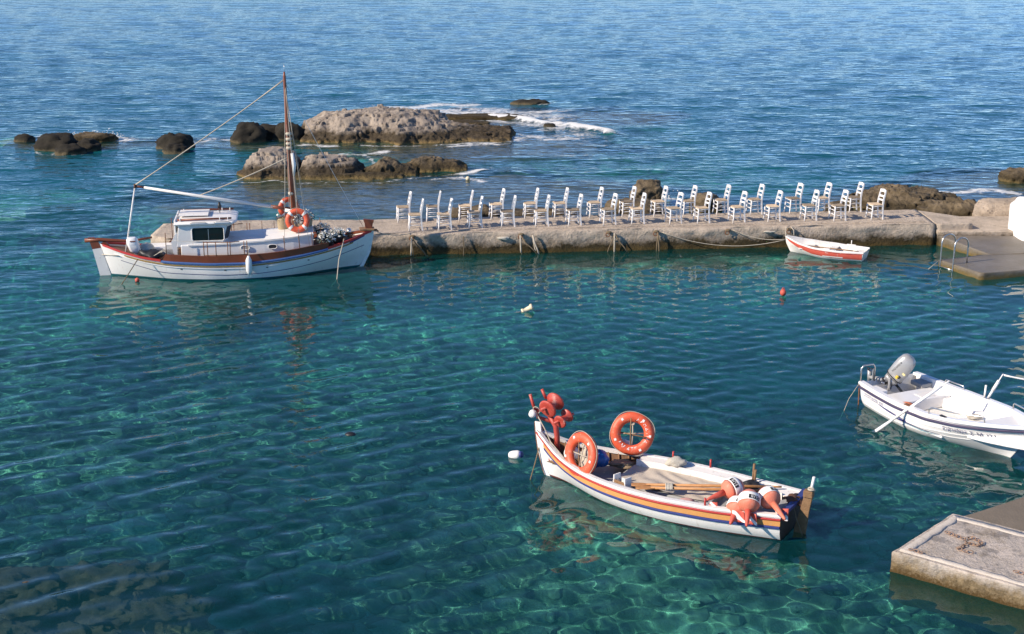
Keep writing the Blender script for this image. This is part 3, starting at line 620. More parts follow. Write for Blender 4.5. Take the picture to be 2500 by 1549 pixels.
# raised cement rim on the quay slab
rim_p = [Vector(p) for p in [(10.2, 16.42), (5.99, 19.69), (7.25, 21.02), (11.6, 17.66)]]
rr = bpy.data.objects["quay_slab"]
RIM = mat("cement_edging", (.56, .50, .43), .95, .2, 5, .6, 30, dirt=((.36, .31, .25), .3, 6))
for a, b in zip(rim_p[:-1], rim_p[1:]):
    k = max(2, int((b-a).length/.12)); r = random.Random(int(a.x*10)); nrm = Vector((-(b-a).y, (b-a).x)).normalized()*-1
    ring = []
    for j in range(k+1):
        p = a+(b-a)*j/k; wd = .12+.06*r.random(); h = .008+.012*r.random()
        ring.append([(p.x, p.y, .347), (p.x, p.y, .35+h*.7), (p.x+nrm.x*wd*.6, p.y+nrm.y*wd*.6, .35+h), (p.x+nrm.x*wd, p.y+nrm.y*wd, .347)])
    MB().loft(ring, True, True).build("edging_strip", RIM, rr)
# rusty chain left on the slab
def chain(name, label, pts, r=.035):
    mb = MB(); d = 0; P = [Vector((*p, .378)) for p in pts]; k = 0
    for a, b in zip(P[:-1], P[1:]):
        n = max(1, int((b-a).length/.062))
        for j in range(n):
            p = a+(b-a)*(j+.5)/n; an = math.atan2((b-a).y, (b-a).x)
            M = Matrix.Translation(p) @ Matrix.Rotation(an, 4, 'Z') @ Matrix.Rotation(R(75 if k % 2 else 10), 4, 'X') @ Matrix.Diagonal((1.35, .85, 1, 1)); k += 1
            mb.torus(r, .0072, 12, 5, M)
    return tag(mb.build(name, CHAINM, recalc=False), label, "chain")
chain("chain", "rusty chain lying in loops on the pale quay slab", [(6.9, 20.33), (7.02, 20.17), (7.12, 20.05), (7.25, 20.12), (7.34, 19.92), (7.24, 19.82), (7.1, 19.95), (7.02, 19.80), (6.9, 19.74), (7.0, 19.6), (7.1, 19.58)])
chain("chain", "short length of chain at the left corner of the quay slab", [(6.12, 19.7), (6.22, 19.66), (6.3, 19.55)], .03)
chain("chain", "two iron links near the right-hand edge of the quay slab", [(7.5, 18.95), (7.62, 18.88)], .03)
# whitewashed wall, its higher part continues outside the frame
def white_wall():
    t = thing("white_wall", "whitewashed rounded wall at the right edge beside the ramp", "wall", (0, 0, 0))
    def block(name, poly, zt, z0, seed):
        o = slab(name, "", poly, zt, z0, LIME, seed, rnd=.10, amp=.035, parent=t)
    block("wall_block", [(15.38, 42.25), (15.52, 41.30), (17.2, 40.9), (17.6, 42.9), (15.9, 43.2)], 1.30, .18, 31)
    mb = MB(); mb.box((19.6, 42.4, 2.75), (5.4, 3.2, 5.2)); o = mb.build("house_wall", LIME, t, bevel=.12)
    for x in (18.4, 20.8):
        w_ = MB().box((x, 40.80, 3.4), (.9, .06, 1.2)).build("shutter", BLUE, t)
        MB().box((x, 40.79, 2.75), (1.1, .14, .08)).build("sill", LIME, t)
white_wall()
# ------------------------------------------------------------------ boat hulls
def tabf(tab):
    xs_ = [a for a, _ in tab]; ys_ = [b for _, b in tab]
    # smooth (Catmull-like) interpolation through the table
    xf = np.linspace(xs_[0], xs_[-1], 240); yf = np.interp(xf, xs_, ys_)
    k = np.ones(15)/15; yp = np.convolve(np.concatenate([np.full(7, yf[0]), yf, np.full(7, yf[-1])]), k, 'valid')
    yp[0] = yf[0]; yp[-1] = yf[-1]
    return lambda x: float(np.interp(x, xf, yp))
class Hull:
    def __init__(s, xs, xb, zs, zk, b, p, q):
        s.xs, s.xb, s.zs, s.zk, s.b, s.p, s.q = map(tabf, (xs, xb, zs, zk, b, p, q))
    def pt(s, u, v, side, off=0.0, z=None):
        zs, zk = s.zs(u), s.zk(u)
        if z is None: z = zs+(zk-zs)*v
        else: v = min(1, max(0, (zs-z)/(zs-zk)))
        x = s.xs(z)+(s.xb(z)-s.xs(z))*u
        y = s.b(u)*(1-min(1, v)**s.p(u))**s.q(u)+off
        return Vector((x, side*max(y, .0), z))
    def u_at(s, x, z=None):
        lo, hi = 0., 1.
        for i in range(30):
            m = (lo+hi)/2
            if s.pt(m, 0, 1, z=z).x < x: lo = m
            else: hi = m
        return (lo+hi)/2
    def shell(s, mb, nu=44, nv=14, v0=0.0, v1=1.0, off=0.0, sides=(1, -1), z0=None, z1=None, u0=0.0, u1=1.0):
        for sd_ in sides:
            G = []
            for i in range(nu+1):
                u = u0+(u1-u0)*i/nu; row = []
                for j in range(nv+1):
                    v = v0+(v1-v0)*j/nv
                    if z0 is not None:
                        a = s.zs(u) if z0 == 's' else min(z0, s.zs(u)); z_ = a+(max(z1, s.zk(u))-a)*j/nv
                        row.append(s.pt(u, 0, sd_, off, z=z_))
                    else: row.append(s.pt(u, v, sd_, off))
                G.append(row)
            mb.grid(G)
        return mb
    def rail(s, mb, u0, u1, side, sec, d=0.0, n=40, zfn=None):
        """sweep a section [(outward, up)] along the sheer (or d below it)"""
        rings = []
        for i in range(n+1):
            u = u0+(u1-u0)*i/n; base = s.pt(u, 0, side, 0, z=(s.zs(u)-d) if zfn is None else zfn(u))
            rings.append([(base.x, side*max(.003, abs(base.y)+o), base.z+h) for o, h in sec])
        mb.loft(rings, True, True, False); return mb
    def transom(s, mb, nv=14, z1=None):
        L_ = []
        for j in range(nv+1): L_.append(s.pt(0, j/nv, 1))
        vs_ = L_+[Vector((p.x, -p.y, p.z)) for p in reversed(L_)]
        mb.add(vs_, [tuple(range(len(vs_)))]); return mb
def hull_decal(h, mb, poly, side, off=.006):
    """polygon strips given as rows of ((x, z_top), (x, z_bottom)) laid on the hull"""
    G = []
    for (x0, z0), (x1, z1) in poly:
        r = []
        for k in range(4):
            t = k/3; x = x0+(x1-x0)*t; z = z0+(z1-z0)*t
            r.append(h.pt(h.u_at(x, z), 0, side, off, z=z))
        G.append(r)
    mb.grid(G, False)
def hull_text(h, txt, size, x0, z0, slope, side, off=.007, sp=1.0, rev=False):
    """letters laid on the hull; on the port side reading runs with -x or +x as the eye sees it"""
    mb = MB(); cx = 0.0
    for ch in txt:
        if ch == ' ': cx += size*.42; continue
        v, f, wd = letters(ch, size)
        vs_ = []
        for a, b, _ in v:
            t = (cx+a); x = x0+(-t if rev else t); z = z0+slope*t+b
            vs_.append(h.pt(h.u_at(x, z), 0, side, off, z=z))
        mb.add(vs_, f); cx += (wd+size*.13)*sp
    return mb
def WP(root, p):   # boat-local point to world
    a = root.rotation_euler.z; c, s = math.cos(a), math.sin(a)
    return Vector((root.location.x+p[0]*c-p[1]*s, root.location.y+p[0]*s+p[1]*c, root.location.z+p[2]))
def sag(a, b, d, n=14):
    a, b = Vector(a), Vector(b); return [a+(b-a)*i/n-Vector((0, 0, d*4*(i/n)*(1-i/n))) for i in range(n+1)]
def rope(name, label, pts, r=.012, m=None, group=None):
    o = MB().tube(pts, r, 6).build(name, m or ROPE); receiver(o); return tag(o, label, "rope", group)
def rings_thing(label, loc, rotm, bands=False, scale=1.0, m=None, cross=True, text=None):
    t = thing("lifebuoy", label, "lifebuoy", loc, group="orange lifebuoys"); t.rotation_euler = rotm.to_euler()
    MB().torus(.285*scale, .088*scale, 44, 14, rz=.82).build("ring", m or ORANGE, t)
    if bands:
        for k in range(4):
            a = R(45+90*k); MB().torus(.285*scale, .0905*scale, 5, 14, None, a-.13, a+.13, rz=.82).build("band", INKW, t)
    else:
        for a in (R(-5), R(52), R(125), R(-62), R(200)):
            M = Matrix.Rotation(a, 4, 'Z') @ Matrix.Translation((.300*scale, 0, .0715*scale))
            MB().box((0, 0, 0), (.042, .042, .008)).build("reflective_patch", INKW, t).matrix_local = M
    # grab line round the outside
    pts = [((.378*scale+.012*math.sin(4*a))*math.cos(a), (.378*scale+.012*math.sin(4*a))*math.sin(a), .02) for a in [6.28318*i/48 for i in range(49)]]
    MB().tube(pts, .007, 5, False).build("grab_line", ROPE, t)
    if cross:
        for d in ((0, 1), (1, .04)):
            MB().tube([(-.22*d[0], -.22*d[1], -.01), (.01, 0, -.005), (.22*d[0], .22*d[1], -.01)], .011, 5).build("lashing", ROPE, t)
        MB().torus(.03, .013, 12, 6, Matrix.Translation((.0, .185, 0))).build("knot", ROPE, t)
    if text:
        for txt, a0, dirn in text:
            mb = MB(); a = a0
            for ch in txt:
                if ch == ' ': a += dirn*.12; continue
                v, f, wd = letters(ch, .105)
                vs_ = []
                for x, y, _ in v:
                    th = a+dirn*(x/.285); rr_ = .285+(-1 if dirn > 0 else 1)*(y-.03)
                    if dirn > 0: rr_ = .285-(y-.03)
                    zz = .082*.88*math.sqrt(max(.02, 1-((rr_-.285)/.088)**2))+.004
                    vs_.append((rr_*math.cos(th), rr_*math.sin(th), zz))
                mb.add(vs_, f); a += dirn*(wd+.014)/.285
            mb.build("lettering", INKW, t)
    return t

# ================================================================== the large wooden caique
big = thing("fishing_caique", "large white wooden caique with cabin, brown bulwarks and mast, moored at the pier", "boat", (-8.045, 38.74, 0), R(8.364))
H = Hull(xs=[(-.8, -2.4), (-.5, -3.1), (0, -3.33), (.42, -3.44), (.9, -3.58), (1.2, -3.62)], xb=[(-.8, 1.6), (-.55, 2.8), (-.3, 3.35), (0, 3.64), (.42, 3.93), (.91, 4.04), (1.3, 4.07)],
         zs=[(0, .93), (.06, .80), (.14, .66), (.24, .56), (.40, .50), (.54, .50), (.64, .55), (.74, .63), (.84, .74), (.92, .87), (1, 1.06)],
         zk=[(0, -.55), (.3, -.7), (.7, -.65), (1, -.45)],
         b=[(0, .04), (.03, .26), (.08, .52), (.16, .80), (.26, 1.02), (.40, 1.16), (.54, 1.19), (.66, 1.12), (.76, .98), (.85, .74), (.92, .47), (.97, .20), (1, .03)],
         p=[(0, 1.0), (.15, 1.4), (.4, 2.6), (.6, 2.6), (.82, 1.5), (1, 1.0)], q=[(0, 1.0), (.2, .75), (.45, .55), (.65, .55), (.85, .8), (1, 1.0)])
def BX_(x): return H.u_at(x)
receiver(H.shell(MB(), 60, 10, z0='s', z1=.045, off=0).build("hull_topsides", WHITE, big))
receiver(H.shell(MB(), 60, 10, z0=.045, z1=-.7, off=.0).build("hull_bottom", TEAL, big))
# deck inside the bulwarks
G = []
for i in range(41):
    u = .02+.96*i/40; y = max(.01, H.b(u)-.03); z = H.zs(u)-.06
    x = H.pt(u, 0, 1).x
    G.append([(x, y*k/4, z+.03*(1-(k/4)**2)) for k in range(-4, 5)])
MB().grid(G).build("deck", INWOOD, big)
for sd_ in (1, -1):
    H.rail(MB(), BX_(-3.5), BX_(-1.86), sd_, [(-.03, -.02), (.035, -.02), (.035, .035), (-.03, .035)]).build("red_rail", RED, big)
    H.rail(MB(), BX_(2.74), .997, sd_, [(-.03, -.02), (.03, -.02), (.03, .05), (-.03, .05)]).build("bow_rail", BROWN if sd_ > 0 else RED, big)
    H.rail(MB(), BX_(-1.84), BX_(2.76), sd_, [(-.005, -.03), (.04, -.03), (.05, .0), (.04, .03), (-.005, .03)], d=.01).build("blue_strake", BLUE, big)
    H.rail(MB(), BX_(-2.9), BX_(3.5), sd_, [(-.01, -.018), (.028, -.018), (.028, .018), (-.01, .018)], d=.085).build("gold_strake", GOLD, big)
    H.rail(MB(), BX_(-3.2), BX_(3.6), sd_, [(-.01, -.012), (.022, -.012), (.022, .012), (-.01, .012)], d=.14).build("white_strake", WHITE, big)
    # bulwark boards: a raking brown wall above the sheer
    rings = []
    for i in range(37):
        x = -1.84+4.62*i/36; u = BX_(x); b0 = H.pt(u, 0, sd_)
        hgt = float(np.interp(x, [-1.84, -1.72, -.6, .4, 1.5, 2.2, 2.78], [.04, .21, .215, .23, .21, .205, .17]))
        rings.append([(b0.x, b0.y, b0.z+.012), (b0.x, b0.y+sd_*.02, b0.z+hgt), (b0.x, b0.y-sd_*.035, b0.z+hgt), (b0.x, b0.y-sd_*.045, b0.z+.012)])
    MB().loft(rings, True, True, False).build("bulwark", BROWN, big)
    # dark painted line along the topsides
    rows = []
    for x, z in zip(np.linspace(-3.0, 3.8, 40), np.interp(np.linspace(-3.0, 3.8, 40), [-3.0, -1.87, 0, .9, 1.8, 2.7, 3.8], [.50, .23, .16, .18, .26, .39, .66])):
        rows.append(((x, z+.009), (x, z-.009)))
    mb = MB(); hull_decal(H, mb, rows, sd_, .004); mb.build("painted_line", INKN, big)
    for x in (-1.3, -.1, 1.05, 2.2):
        z = H.zs(BX_(x))-.19; p = H.pt(H.u_at(x, z), 0, sd_, .004, z=z); MB().ball(p, .03, 8, 5, (1.2, .25, .5)).build("scupper", DARK, big)
# bow name board
rows = [((x, .90+.12*(x-3.42)/.36), (x, .80+.12*(x-3.42)/.36)) for x in np.linspace(3.38, 3.82, 8)]
mb = MB(); hull_decal(H, mb, rows, -1, .012); mb.build("name_board", NAVY, big)
# stem head, stern post, rudder, tiller
MB().loft([[(3.60+.0, -.035, -.1), (3.72, -.03, -.1), (3.72, .03, -.1), (3.60, .035, -.1)], [(3.9, -.035, .42), (3.98, -.03, .42), (3.98, .03, .42), (3.9, .035, .42)], [(4.0, -.035, .95), (4.09, -.03, .95), (4.09, .03, .95), (4.0, .035, .95)], [(3.95, -.04, 1.12), (4.1, -.035, 1.1), (4.1, .035, 1.1), (3.95, .04, 1.12)]], True, True, False).build("stem", WHITE, big)
MB().loft([[(3.86, -.05, 1.08), (4.05, -.05, 1.08), (4.05, .05, 1.08), (3.86, .05, 1.08)], [(3.84, -.05, 1.25), (4.07, -.05, 1.25), (4.07, .05, 1.25), (3.84, .05, 1.25)], [(3.80, -.05, 1.40), (4.11, -.05, 1.36), (4.11, .05, 1.36), (3.80, .05, 1.40)]], True, True, False).build("stem_head", BROWN, big, bevel=.012)
MB().box((3.9, 0, 1.10), (.42, .34, .05)).build("bow_chock", OLDWOOD, big, bevel=.01)
MB().tube([(4.0, -.05, 1.08), (4.18, -.05, 1.06), (4.22, 0, 1.02), (4.18, .05, 1.06), (4.0, .05, 1.08)], .02, 8).build("bow_roller", RUSTY, big)
MB().loft([[(-3.62, -.03, -.4), (-3.30, -.03, -.4), (-3.30, .03, -.4), (-3.62, .03, -.4)], [(-3.66, -.03, .05), (-3.36, -.03, .05), (-3.36, .03, .05), (-3.66, .03, .05)], [(-3.80, -.03, .77), (-3.56, -.03, .82), (-3.56, .03, .82), (-3.80, .03, .77)]], True, True, False).build("rudder_blade", WHITE, big)
MB().loft([[(-3.80, -.032, .77), (-3.56, -.032, .80), (-3.56, .032, .80), (-3.80, .032, .77)], [(-3.86, -.032, .98), (-3.63, -.032, .98), (-3.63, .032, .98), (-3.86, .032, .98)], [(-3.90, -.04, 1.10), (-3.72, -.04, 1.10), (-3.72, .04, 1.10), (-3.90, .04, 1.10)]], True, True, False).build("rudder_head", BROWN, big)
MB().loft([[(-3.54, -.03, .78), (-3.30, -.03, .74), (-3.30, .03, .74), (-3.54, .03, .78)], [(-3.56, -.03, .92), (-3.34, -.03, .88), (-3.34, .03, .88), (-3.56, .03, .92)], [(-3.50, -.03, .97), (-3.42, -.03, .96), (-3.42, .03, .96), (-3.50, .03, .97)]], True, True, False).build("stern_post", BROWN, big)
MB().tube([(-3.99, 0, 1.02), (-3.6, 0, 1.03), (-3.3, 0, 1.0), (-2.9, .0, .97), (-2.6, .0, .98), (-2.15, .0, 1.05)], [.06, .055, .05, .045, .035, .03], 8).build("tiller", BROWN, big)
for sd_ in (-1, 1):
    MB().tube([(-3.56, sd_*.02, .60), (-3.30, sd_*.2, .62), (-3.05, sd_*.45, .66)], .012, 6).build("rudder_line", ROPE, big)
# trunk cabin
def ringsec(x, hw, z0, z1, crown=.06, r=.05):
    return [(x, -hw, z0), (x, -hw, z1-r), (x, -hw+r*.4, z1-r*.25), (x, -hw+r*1.3, z1), (x, -hw*.4, z1+crown), (x, hw*.4, z1+crown), (x, hw-r*1.3, z1), (x, hw-r*.4, z1-r*.25), (x, hw, z1-r), (x, hw, z0)]
MB().loft([ringsec(-1.30, .74, .42, .98), ringsec(0, .76, .42, 1.0), ringsec(1.0, .73, .45, 1.04), ringsec(1.8, .66, .5, 1.10), ringsec(2.36, .56, .58, 1.15), ], True, True, False).build("trunk_cabin", WHITE, big, bevel=.015)
for sd_ in (-1, 1):
    H2_ = [(-1.1, .985), (0, 1.005), (1.0, 1.045), (1.8, 1.105), (2.38, 1.155)]
    rings = [[(x, sd_*float(np.interp(x, [-1.3, 0, 1, 1.8, 2.36], [.74, .76, .73, .66, .56]))+sd_*o, z+h-.035) for o, h in ((-.01, -.02), (.03, -.02), (.03, .02), (-.01, .02))] for x, z in H2_]
    MB().loft(rings, True, True, False).build("cabin_moulding", WHITE, big)
    for x, yw, glass in ((1.22, .715, DARK), (.46, .745, GREYDECK)):
        yv = sd_*yw
        pts = []
        for k in range(24):
            a = 6.28318*k/24; ca, sa = math.cos(a), math.sin(a); pts.append((x+.12*np.sign(ca)*abs(ca)**.6, yv, .84+.062*np.sign(sa)*abs(sa)**.8))
        o = MB().loft([[(p[0], p[1]-sd_*.02, p[2]) for p in pts], [(p[0], p[1]+sd_*.03, p[2]) for p in pts]], True, True, False).build("porthole", glass, big)
        MB().tube([(p[0], p[1]+sd_*.03, p[2]) for p in pts]+[(pts[0][0], pts[0][1]+sd_*.03, pts[0][2])], .012, 6, False).build("porthole_rim", WHITE2, o)
# wheelhouse: reverse-raked windscreen, flaring sides
def wh(z, xa, xf, hw): return [(xa, -hw, z), (xf-.10, -hw, z), (xf, -hw+.22, z), (xf, hw-.22, z), (xf-.10, hw, z), (xa, hw, z)]
MB().loft([wh(.90, -1.42, -.10, .72), wh(1.04, -1.40, -.04, .72), wh(1.52, -1.34, .12, .74)], True, True, False).build("wheelhouse", WHITE, big, bevel=.02)
MB().loft([wh(1.505, -1.42, .20, .78), wh(1.56, -1.46, .26, .82), wh(1.60, -1.44, .24, .80), wh(1.635, -1.2, .05, .55)], True, True, True).build("wheelhouse_roof", WHITE, big, bevel=.012)
roof = bpy.data.objects["wheelhouse_roof"]
for sd_ in (-1, 1):
    MB().tube([(-1.36, sd_*.66, 1.66), (.12, sd_*.66, 1.675)], .028, 8).build("roof_spar", BROWN, roof)
    for x in (-1.28, -.2, .02): MB().torus(.036, .012, 10, 6, Matrix.Translation((x, sd_*.66, 1.665)) @ Matrix.Rotation(R(90), 4, 'Y')).build("spar_lashing", INKW, roof)
    for x in (-1.0, -.35):
        MB().tube([(x, sd_*.815, 1.58), (x+.04, sd_*.83, 1.615), (x+.4, sd_*.83, 1.615), (x+.44, sd_*.815, 1.58)], .010, 6).build("hand_rail", STEEL, roof)
MB().box((-.95, .15, 1.69), (.82, .75, .035)).build("roof_panel", WHITE2, roof, bevel=.008)
MB().box((-1.43, 0, 1.45), (.05, 1.4, .42)).build("rear_frame", WHITE, big, bevel=.015)
# side windows, windscreen
def rrect(x0, x1, z0, z1, r, n=6):
    P_ = []
    for cx, cz, a0 in ((x1-r, z1-r, 0), (x0+r, z1-r, 90), (x0+r, z0+r, 180), (x1-r, z0+r, 270)):
        for k in range(n+1): a = R(a0+90*k/n); P_.append((cx+r*math.cos(a), cz+r*math.sin(a)))
    return P_
for sd_ in (-1, 1):
    yv = lambda z: sd_*(.72+.02*(z-1.04)/.48)
    P_ = rrect(-.98, -.10, 1.06, 1.45, .07)
    o = MB().loft([[(x, yv(z)-sd_*.01, z) for x, z in P_], [(x, yv(z)+sd_*.006, z) for x, z in P_]], True, True, False).build("side_window", GLASSD, big)
    MB().tube([(x, yv(z)+sd_*.008, z) for x, z in P_+P_[:1]], .016, 6, False).build("window_frame", WHITE2, o)
    MB().box((-.53, yv(1.25)+sd_*.006, 1.255), (.018, .012, .36)).build("window_bar", STEEL, o)
    P3 = [(-.11, 1.08), (-.005, 1.08), (.095, 1.46), (0.015, 1.46)]
for k, (a, b) in enumerate(((-.46, -.02), (.02, .46))):
    q = [(-.03+.015, a, 1.10), (-.03+.015, b, 1.10), (.095+.012, b, 1.47), (.095+.012, a, 1.47)]
    MB().loft([q, [(x+.012, y, z) for x, y, z in q]], True, True, False).build("windscreen_pane", GLASSD, big)
for sd_ in (-1, 1):
    q = [(-.12, sd_*.715, 1.09), (-.028, sd_*.515, 1.09), (.085, sd_*.525, 1.46), (-.01, sd_*.735, 1.46)]
    nrm = Vector((.9, sd_*.43, 0)).normalized()*.012
    MB().loft([q, [tuple(Vector(p)+nrm) for p in q]], True, True, False).build("quarter_window", GLASSD, big)
# stanchions and lifelines
def near_pt(x, dz, side=-1): p = H.pt(BX_(x), 0, side); return Vector((p.x, p.y, p.z+dz))
for sd_ in (-1, 1):
    for x, h in ((1.57, .60), (1.98, .56), (2.34, .58), (2.6, .56)):
        a = near_pt(x, .02, sd_); MB().tube([a, (a.x-.03, a.y, a.z+h)], .011, 6).build("stanchion", RUSTY, big)
    # boarding gate frame of iron rails
    for x in (-.65, -.55, -.32, 0.0, .07, .45, .53):
        a = near_pt(x, .2, sd_); MB().tube([a, (a.x, a.y, a.z+.42)], .013, 6).build("rail_post", RUSTY, big)
    a, b, c = near_pt(-.66, .60, sd_), near_pt(.08, .60, sd_), near_pt(.55, .62, sd_)
    MB().tube([a, b, (b.x+.25, b.y, b.z+.02)], .012, 6).build("rail_bar", RUSTY, big)
    a, b = near_pt(-.66, .23, sd_), near_pt(.55, .24, sd_); MB().tube([a, near_pt(-.1, .235, sd_), b], .012, 6).build("rail_bar", RUSTY, big)
    MB().tube([near_pt(.5, .64, sd_), near_pt(1.55, .56, sd_), near_pt(1.95, .53, sd_), near_pt(2.6, .52, sd_)], .005, 5).build("lifeline", ROPE, big)
    MB().tube([near_pt(-1.7, .62, sd_), near_pt(-1.0, .60, sd_), near_pt(-.66, .60, sd_)], .004, 5).build("lifeline", ROPE, big)
    a = near_pt(-1.68, .2, sd_); MB().tube([a, (a.x, a.y, a.z+.62)], .011, 6).build("stanchion", RUSTY, big)
for x in (.9, 1.25, 1.65): MB().tube([(x, .68, 1.0), (x, .68, 1.28)], .009, 6).build("deck_pin", RUSTY, big)
# cockpit coaming and seat behind the wheelhouse, white angled wing
MB().loft([[(-1.5, -.70, .60), (-1.42, -.70, .60), (-1.42, -.66, .60), (-1.5, -.66, .60)], [(-1.56, -.72, 1.05), (-1.40, -.72, 1.05), (-1.40, -.66, 1.05), (-1.56, -.66, 1.05)], [(-1.42, -.72, 1.30), (-1.38, -.72, 1.30), (-1.38, -.66, 1.30), (-1.42, -.66, 1.30)]], True, True, False).build("cabin_wing", WHITE, big)
MB().box((-2.0, .35, .62), (.9, .7, .22)).build("cockpit_box", WHITE2, big, bevel=.02)
MB().box((-1.62, -.2, .66), (.35, .5, .30)).build("engine_cover", GREYDECK, big, bevel=.03)
# mast, boom, gallows
MB().tube([(1.86, 0, 1.0), (1.80, 0, 2.6), (1.76, 0, 4.2), (1.745, 0, 5.5), (1.745, 0, 5.62)], [.075, .068, .055, .040, .02], 12).build("mast", MAST, big)
mast = bpy.data.objects["mast"]
MB().tube([(1.745, 0, 5.55), (1.745, 0, 5.85)], .006, 5).build("antenna", STEEL, mast)
for z, s_ in ((3.75, .09), (3.62, .10), (3.5, .09), (3.9, .075), (2.2, .09)):
    MB().torus(.06, .03, 12, 6, Matrix.Translation((1.79, 0, z)) @ Matrix.Diagonal((1, 1, 1.7, 1))).build("lashing", ROPE, mast)
for k, z in enumerate((4.3, 4.42, 4.54, 4.66)): MB().tube([(1.80, -.09, z), (1.80, .09, z)], .012, 6).build("mast_step", MAST, mast)
MB().tube([(1.86, -.02, 3.35), (1.90, -.03, 3.0), (1.88, -.02, 2.7)], [.05, .06, .03], 8).build("furled_flag", INKW, mast)
MB().tube([(-2.52, -.15, 2.56), (-2.2, -.15, 2.50)], .030, 8).build("boom_end", MAST, big)
MB().tube([(-2.25, -.15, 2.51), (-.5, -.12, 2.17), (1.25, -.06, 1.84)], [.034, .042, .046], 10).build("boom", WHITE, big)
MB().tube([(1.2, -.06, 1.85), (1.78, 0, 1.74)], [.05, .05], 8).build("gooseneck", MAST, big)
MB().torus(.05, .02, 12, 6, Matrix.Translation((-2.50, -.15, 2.55)) @ Matrix.Rotation(R(90), 4, 'Y')).build("boom_block", RUSTY, big)
for dy in (-.03, .05): MB().tube([(-2.86, -.3+dy, .72), (-2.50, -.16+dy*.5, 2.5)], .020, 8).build("gallows_pole", WHITE2, big)
MB().tube([(1.60, -.25, 1.77), (1.9, -.28, 1.73), (2.22, -.3, 1.69)], [.05, .04, .035], 8).build("white_yard", WHITE2, big)
rg = {"topping_lift": [(1.74, 0, 5.40), (-2.5, -.15, 2.57)], "boom_lift": [(1.78, 0, 3.25), (-.75, -.13, 2.24)], "forestay": [(1.75, 0, 5.35), (3.78, 0, 1.2)]}
for k, p in rg.items(): MB().tube(sag(p[0], p[1], .04 if k != "forestay" else .06), .017 if k != "forestay" else .007, 6).build(k, ROPE if k != "forestay" else STEEL, big)
MB().tube(sag((1.73, .02, 5.42), (-2.48, -.13, 2.60), .07), .010, 6).build("topping_lift", ROPE, big)
for sd_ in (-1, 1):
    for x, zt, rr_ in ((1.55, 5.3, .006), (1.98, 5.35, .006), (2.25, 5.2, .005)):
        e = near_pt(x, .2, sd_); MB().tube([(1.75, 0, zt), e], rr_, 5).build("shroud", ROPE, big)
for k, (dx, dy) in enumerate(((-.06, -.05), (-.09, .03), (.07, -.04), (.1, .02), (.05, .06))):
    MB().tube(sag((1.76+dx*.3, dy*.5, 5.2-.3*k), (1.86+dx*1.6, dy*2, 1.25), .01), .008, 5).build("halyard", ROPE, big)
# masthead nav light on the wheelhouse roof
MB().tube([(-.25, .3, 1.63), (-.25, .3, 1.78)], .012, 6).lathe([(.05, 1.78), (.06, 1.84), (.02, 1.95)], 8, Matrix.Translation((-.25, .3, 0))).build("roof_horn", DARK, roof)
# fender at the side
t = thing("fender", "white cylindrical fender hanging at the caique's side", "fender", WP(big, near_pt(.56, -.02)+Vector((0, -.10, 0))))
MB().lathe([(.02, -.30), (.05, -.27), (.085, -.20), (.09, 0), (.085, .12), (.05, .19), (.03, .24)], 14).build("body", GELCOAT, t)
MB().tube([(0, 0, .23), (0, .04, .5)], .008, 5).build("lanyard", ROPE, t)
# white outboard standing in the stern
t = thing("outboard_motor", "small white outboard motor in the stern of the caique", "outboard motor", WP(big, (-2.62, -.42, .60)), R(8.4))
MB().loft([[(x*s_*.16+dx, y*s_*.13, z) for x, y in ((1, .6), (.6, 1), (-.6, 1), (-1, .6), (-1, -.6), (-.6, -1), (.6, -1), (1, -.6))] for s_, z, dx in ((.55, .12, .06), (.95, .18, .05), (1.0, .35, .0), (.95, .50, -.03), (.65, .56, -.04))], True, True, True).build("cowl", GELCOAT, t, bevel=.01)
MB().box((.0, -.125, .47), (.15, .02, .03)).build("vent", BROWN, t)
MB().box((.06, -.02, 0.06), (.10, .10, .25)).build("leg", GREYM, t, bevel=.01)
# nets and bags in the stern
def lump(name, label, loc, dims, seed, m, cat, amp=.25, group=None, sub=3, parent=None):
    bm = bmesh.new(); bmesh.ops.create_icosphere(bm, subdivisions=sub, radius=1); P = np.array([v.co[:] for v in bm.verts])
    d = 1+amp*fbm(P+seed*2.3, 1.6, 4, seed, .6)
    Q = P*d[:, None]*np.array(dims)/2; Q[:, 2] = np.maximum(Q[:, 2], -dims[2]*.38)
    for v, p in zip(bm.verts, Q): v.co = p
    for f in bm.faces: f.smooth = True
    me = bpy.data.meshes.new(name); bm.to_mesh(me); bm.free(); me.materials.append(m); o = bpy.data.objects.new(name, me); COL.objects.link(o); o.location = loc
    return tag(o, label, cat, group)
lump("net_bag", "black heap of net in the caique's stern", WP(big, (-2.15, -.55, .66)), (.6, .5, .34), 3, DARK, "net", .35)
lump("net_bag", "pale translucent bundle of net behind the white outboard", WP(big, (-2.30, -.20, .74)), (.42, .5, .42), 5, mat("pale_net", (.45, .46, .44), .9, .3, 20, .6, 60), "net", .3)
for i, (y, z) in enumerate(((0, .0), (.07, .03), (.13, -.01))):
    p0 = WP(big, (-2.1+.05*i, -.75+y, .66)); p1 = WP(big, (-1.5, -.8+y, .70)); rope("hose", ("thin cable looping over the caique's stern gunwale, outermost of three", "middle one of three thin cables looping over the caique's stern gunwale", "innermost of three thin cables looping over the caique's stern gunwale")[i], [p0, (p0+p1)/2+Vector((0, -.05, .16+z)), p1], .010, GREYBAG)
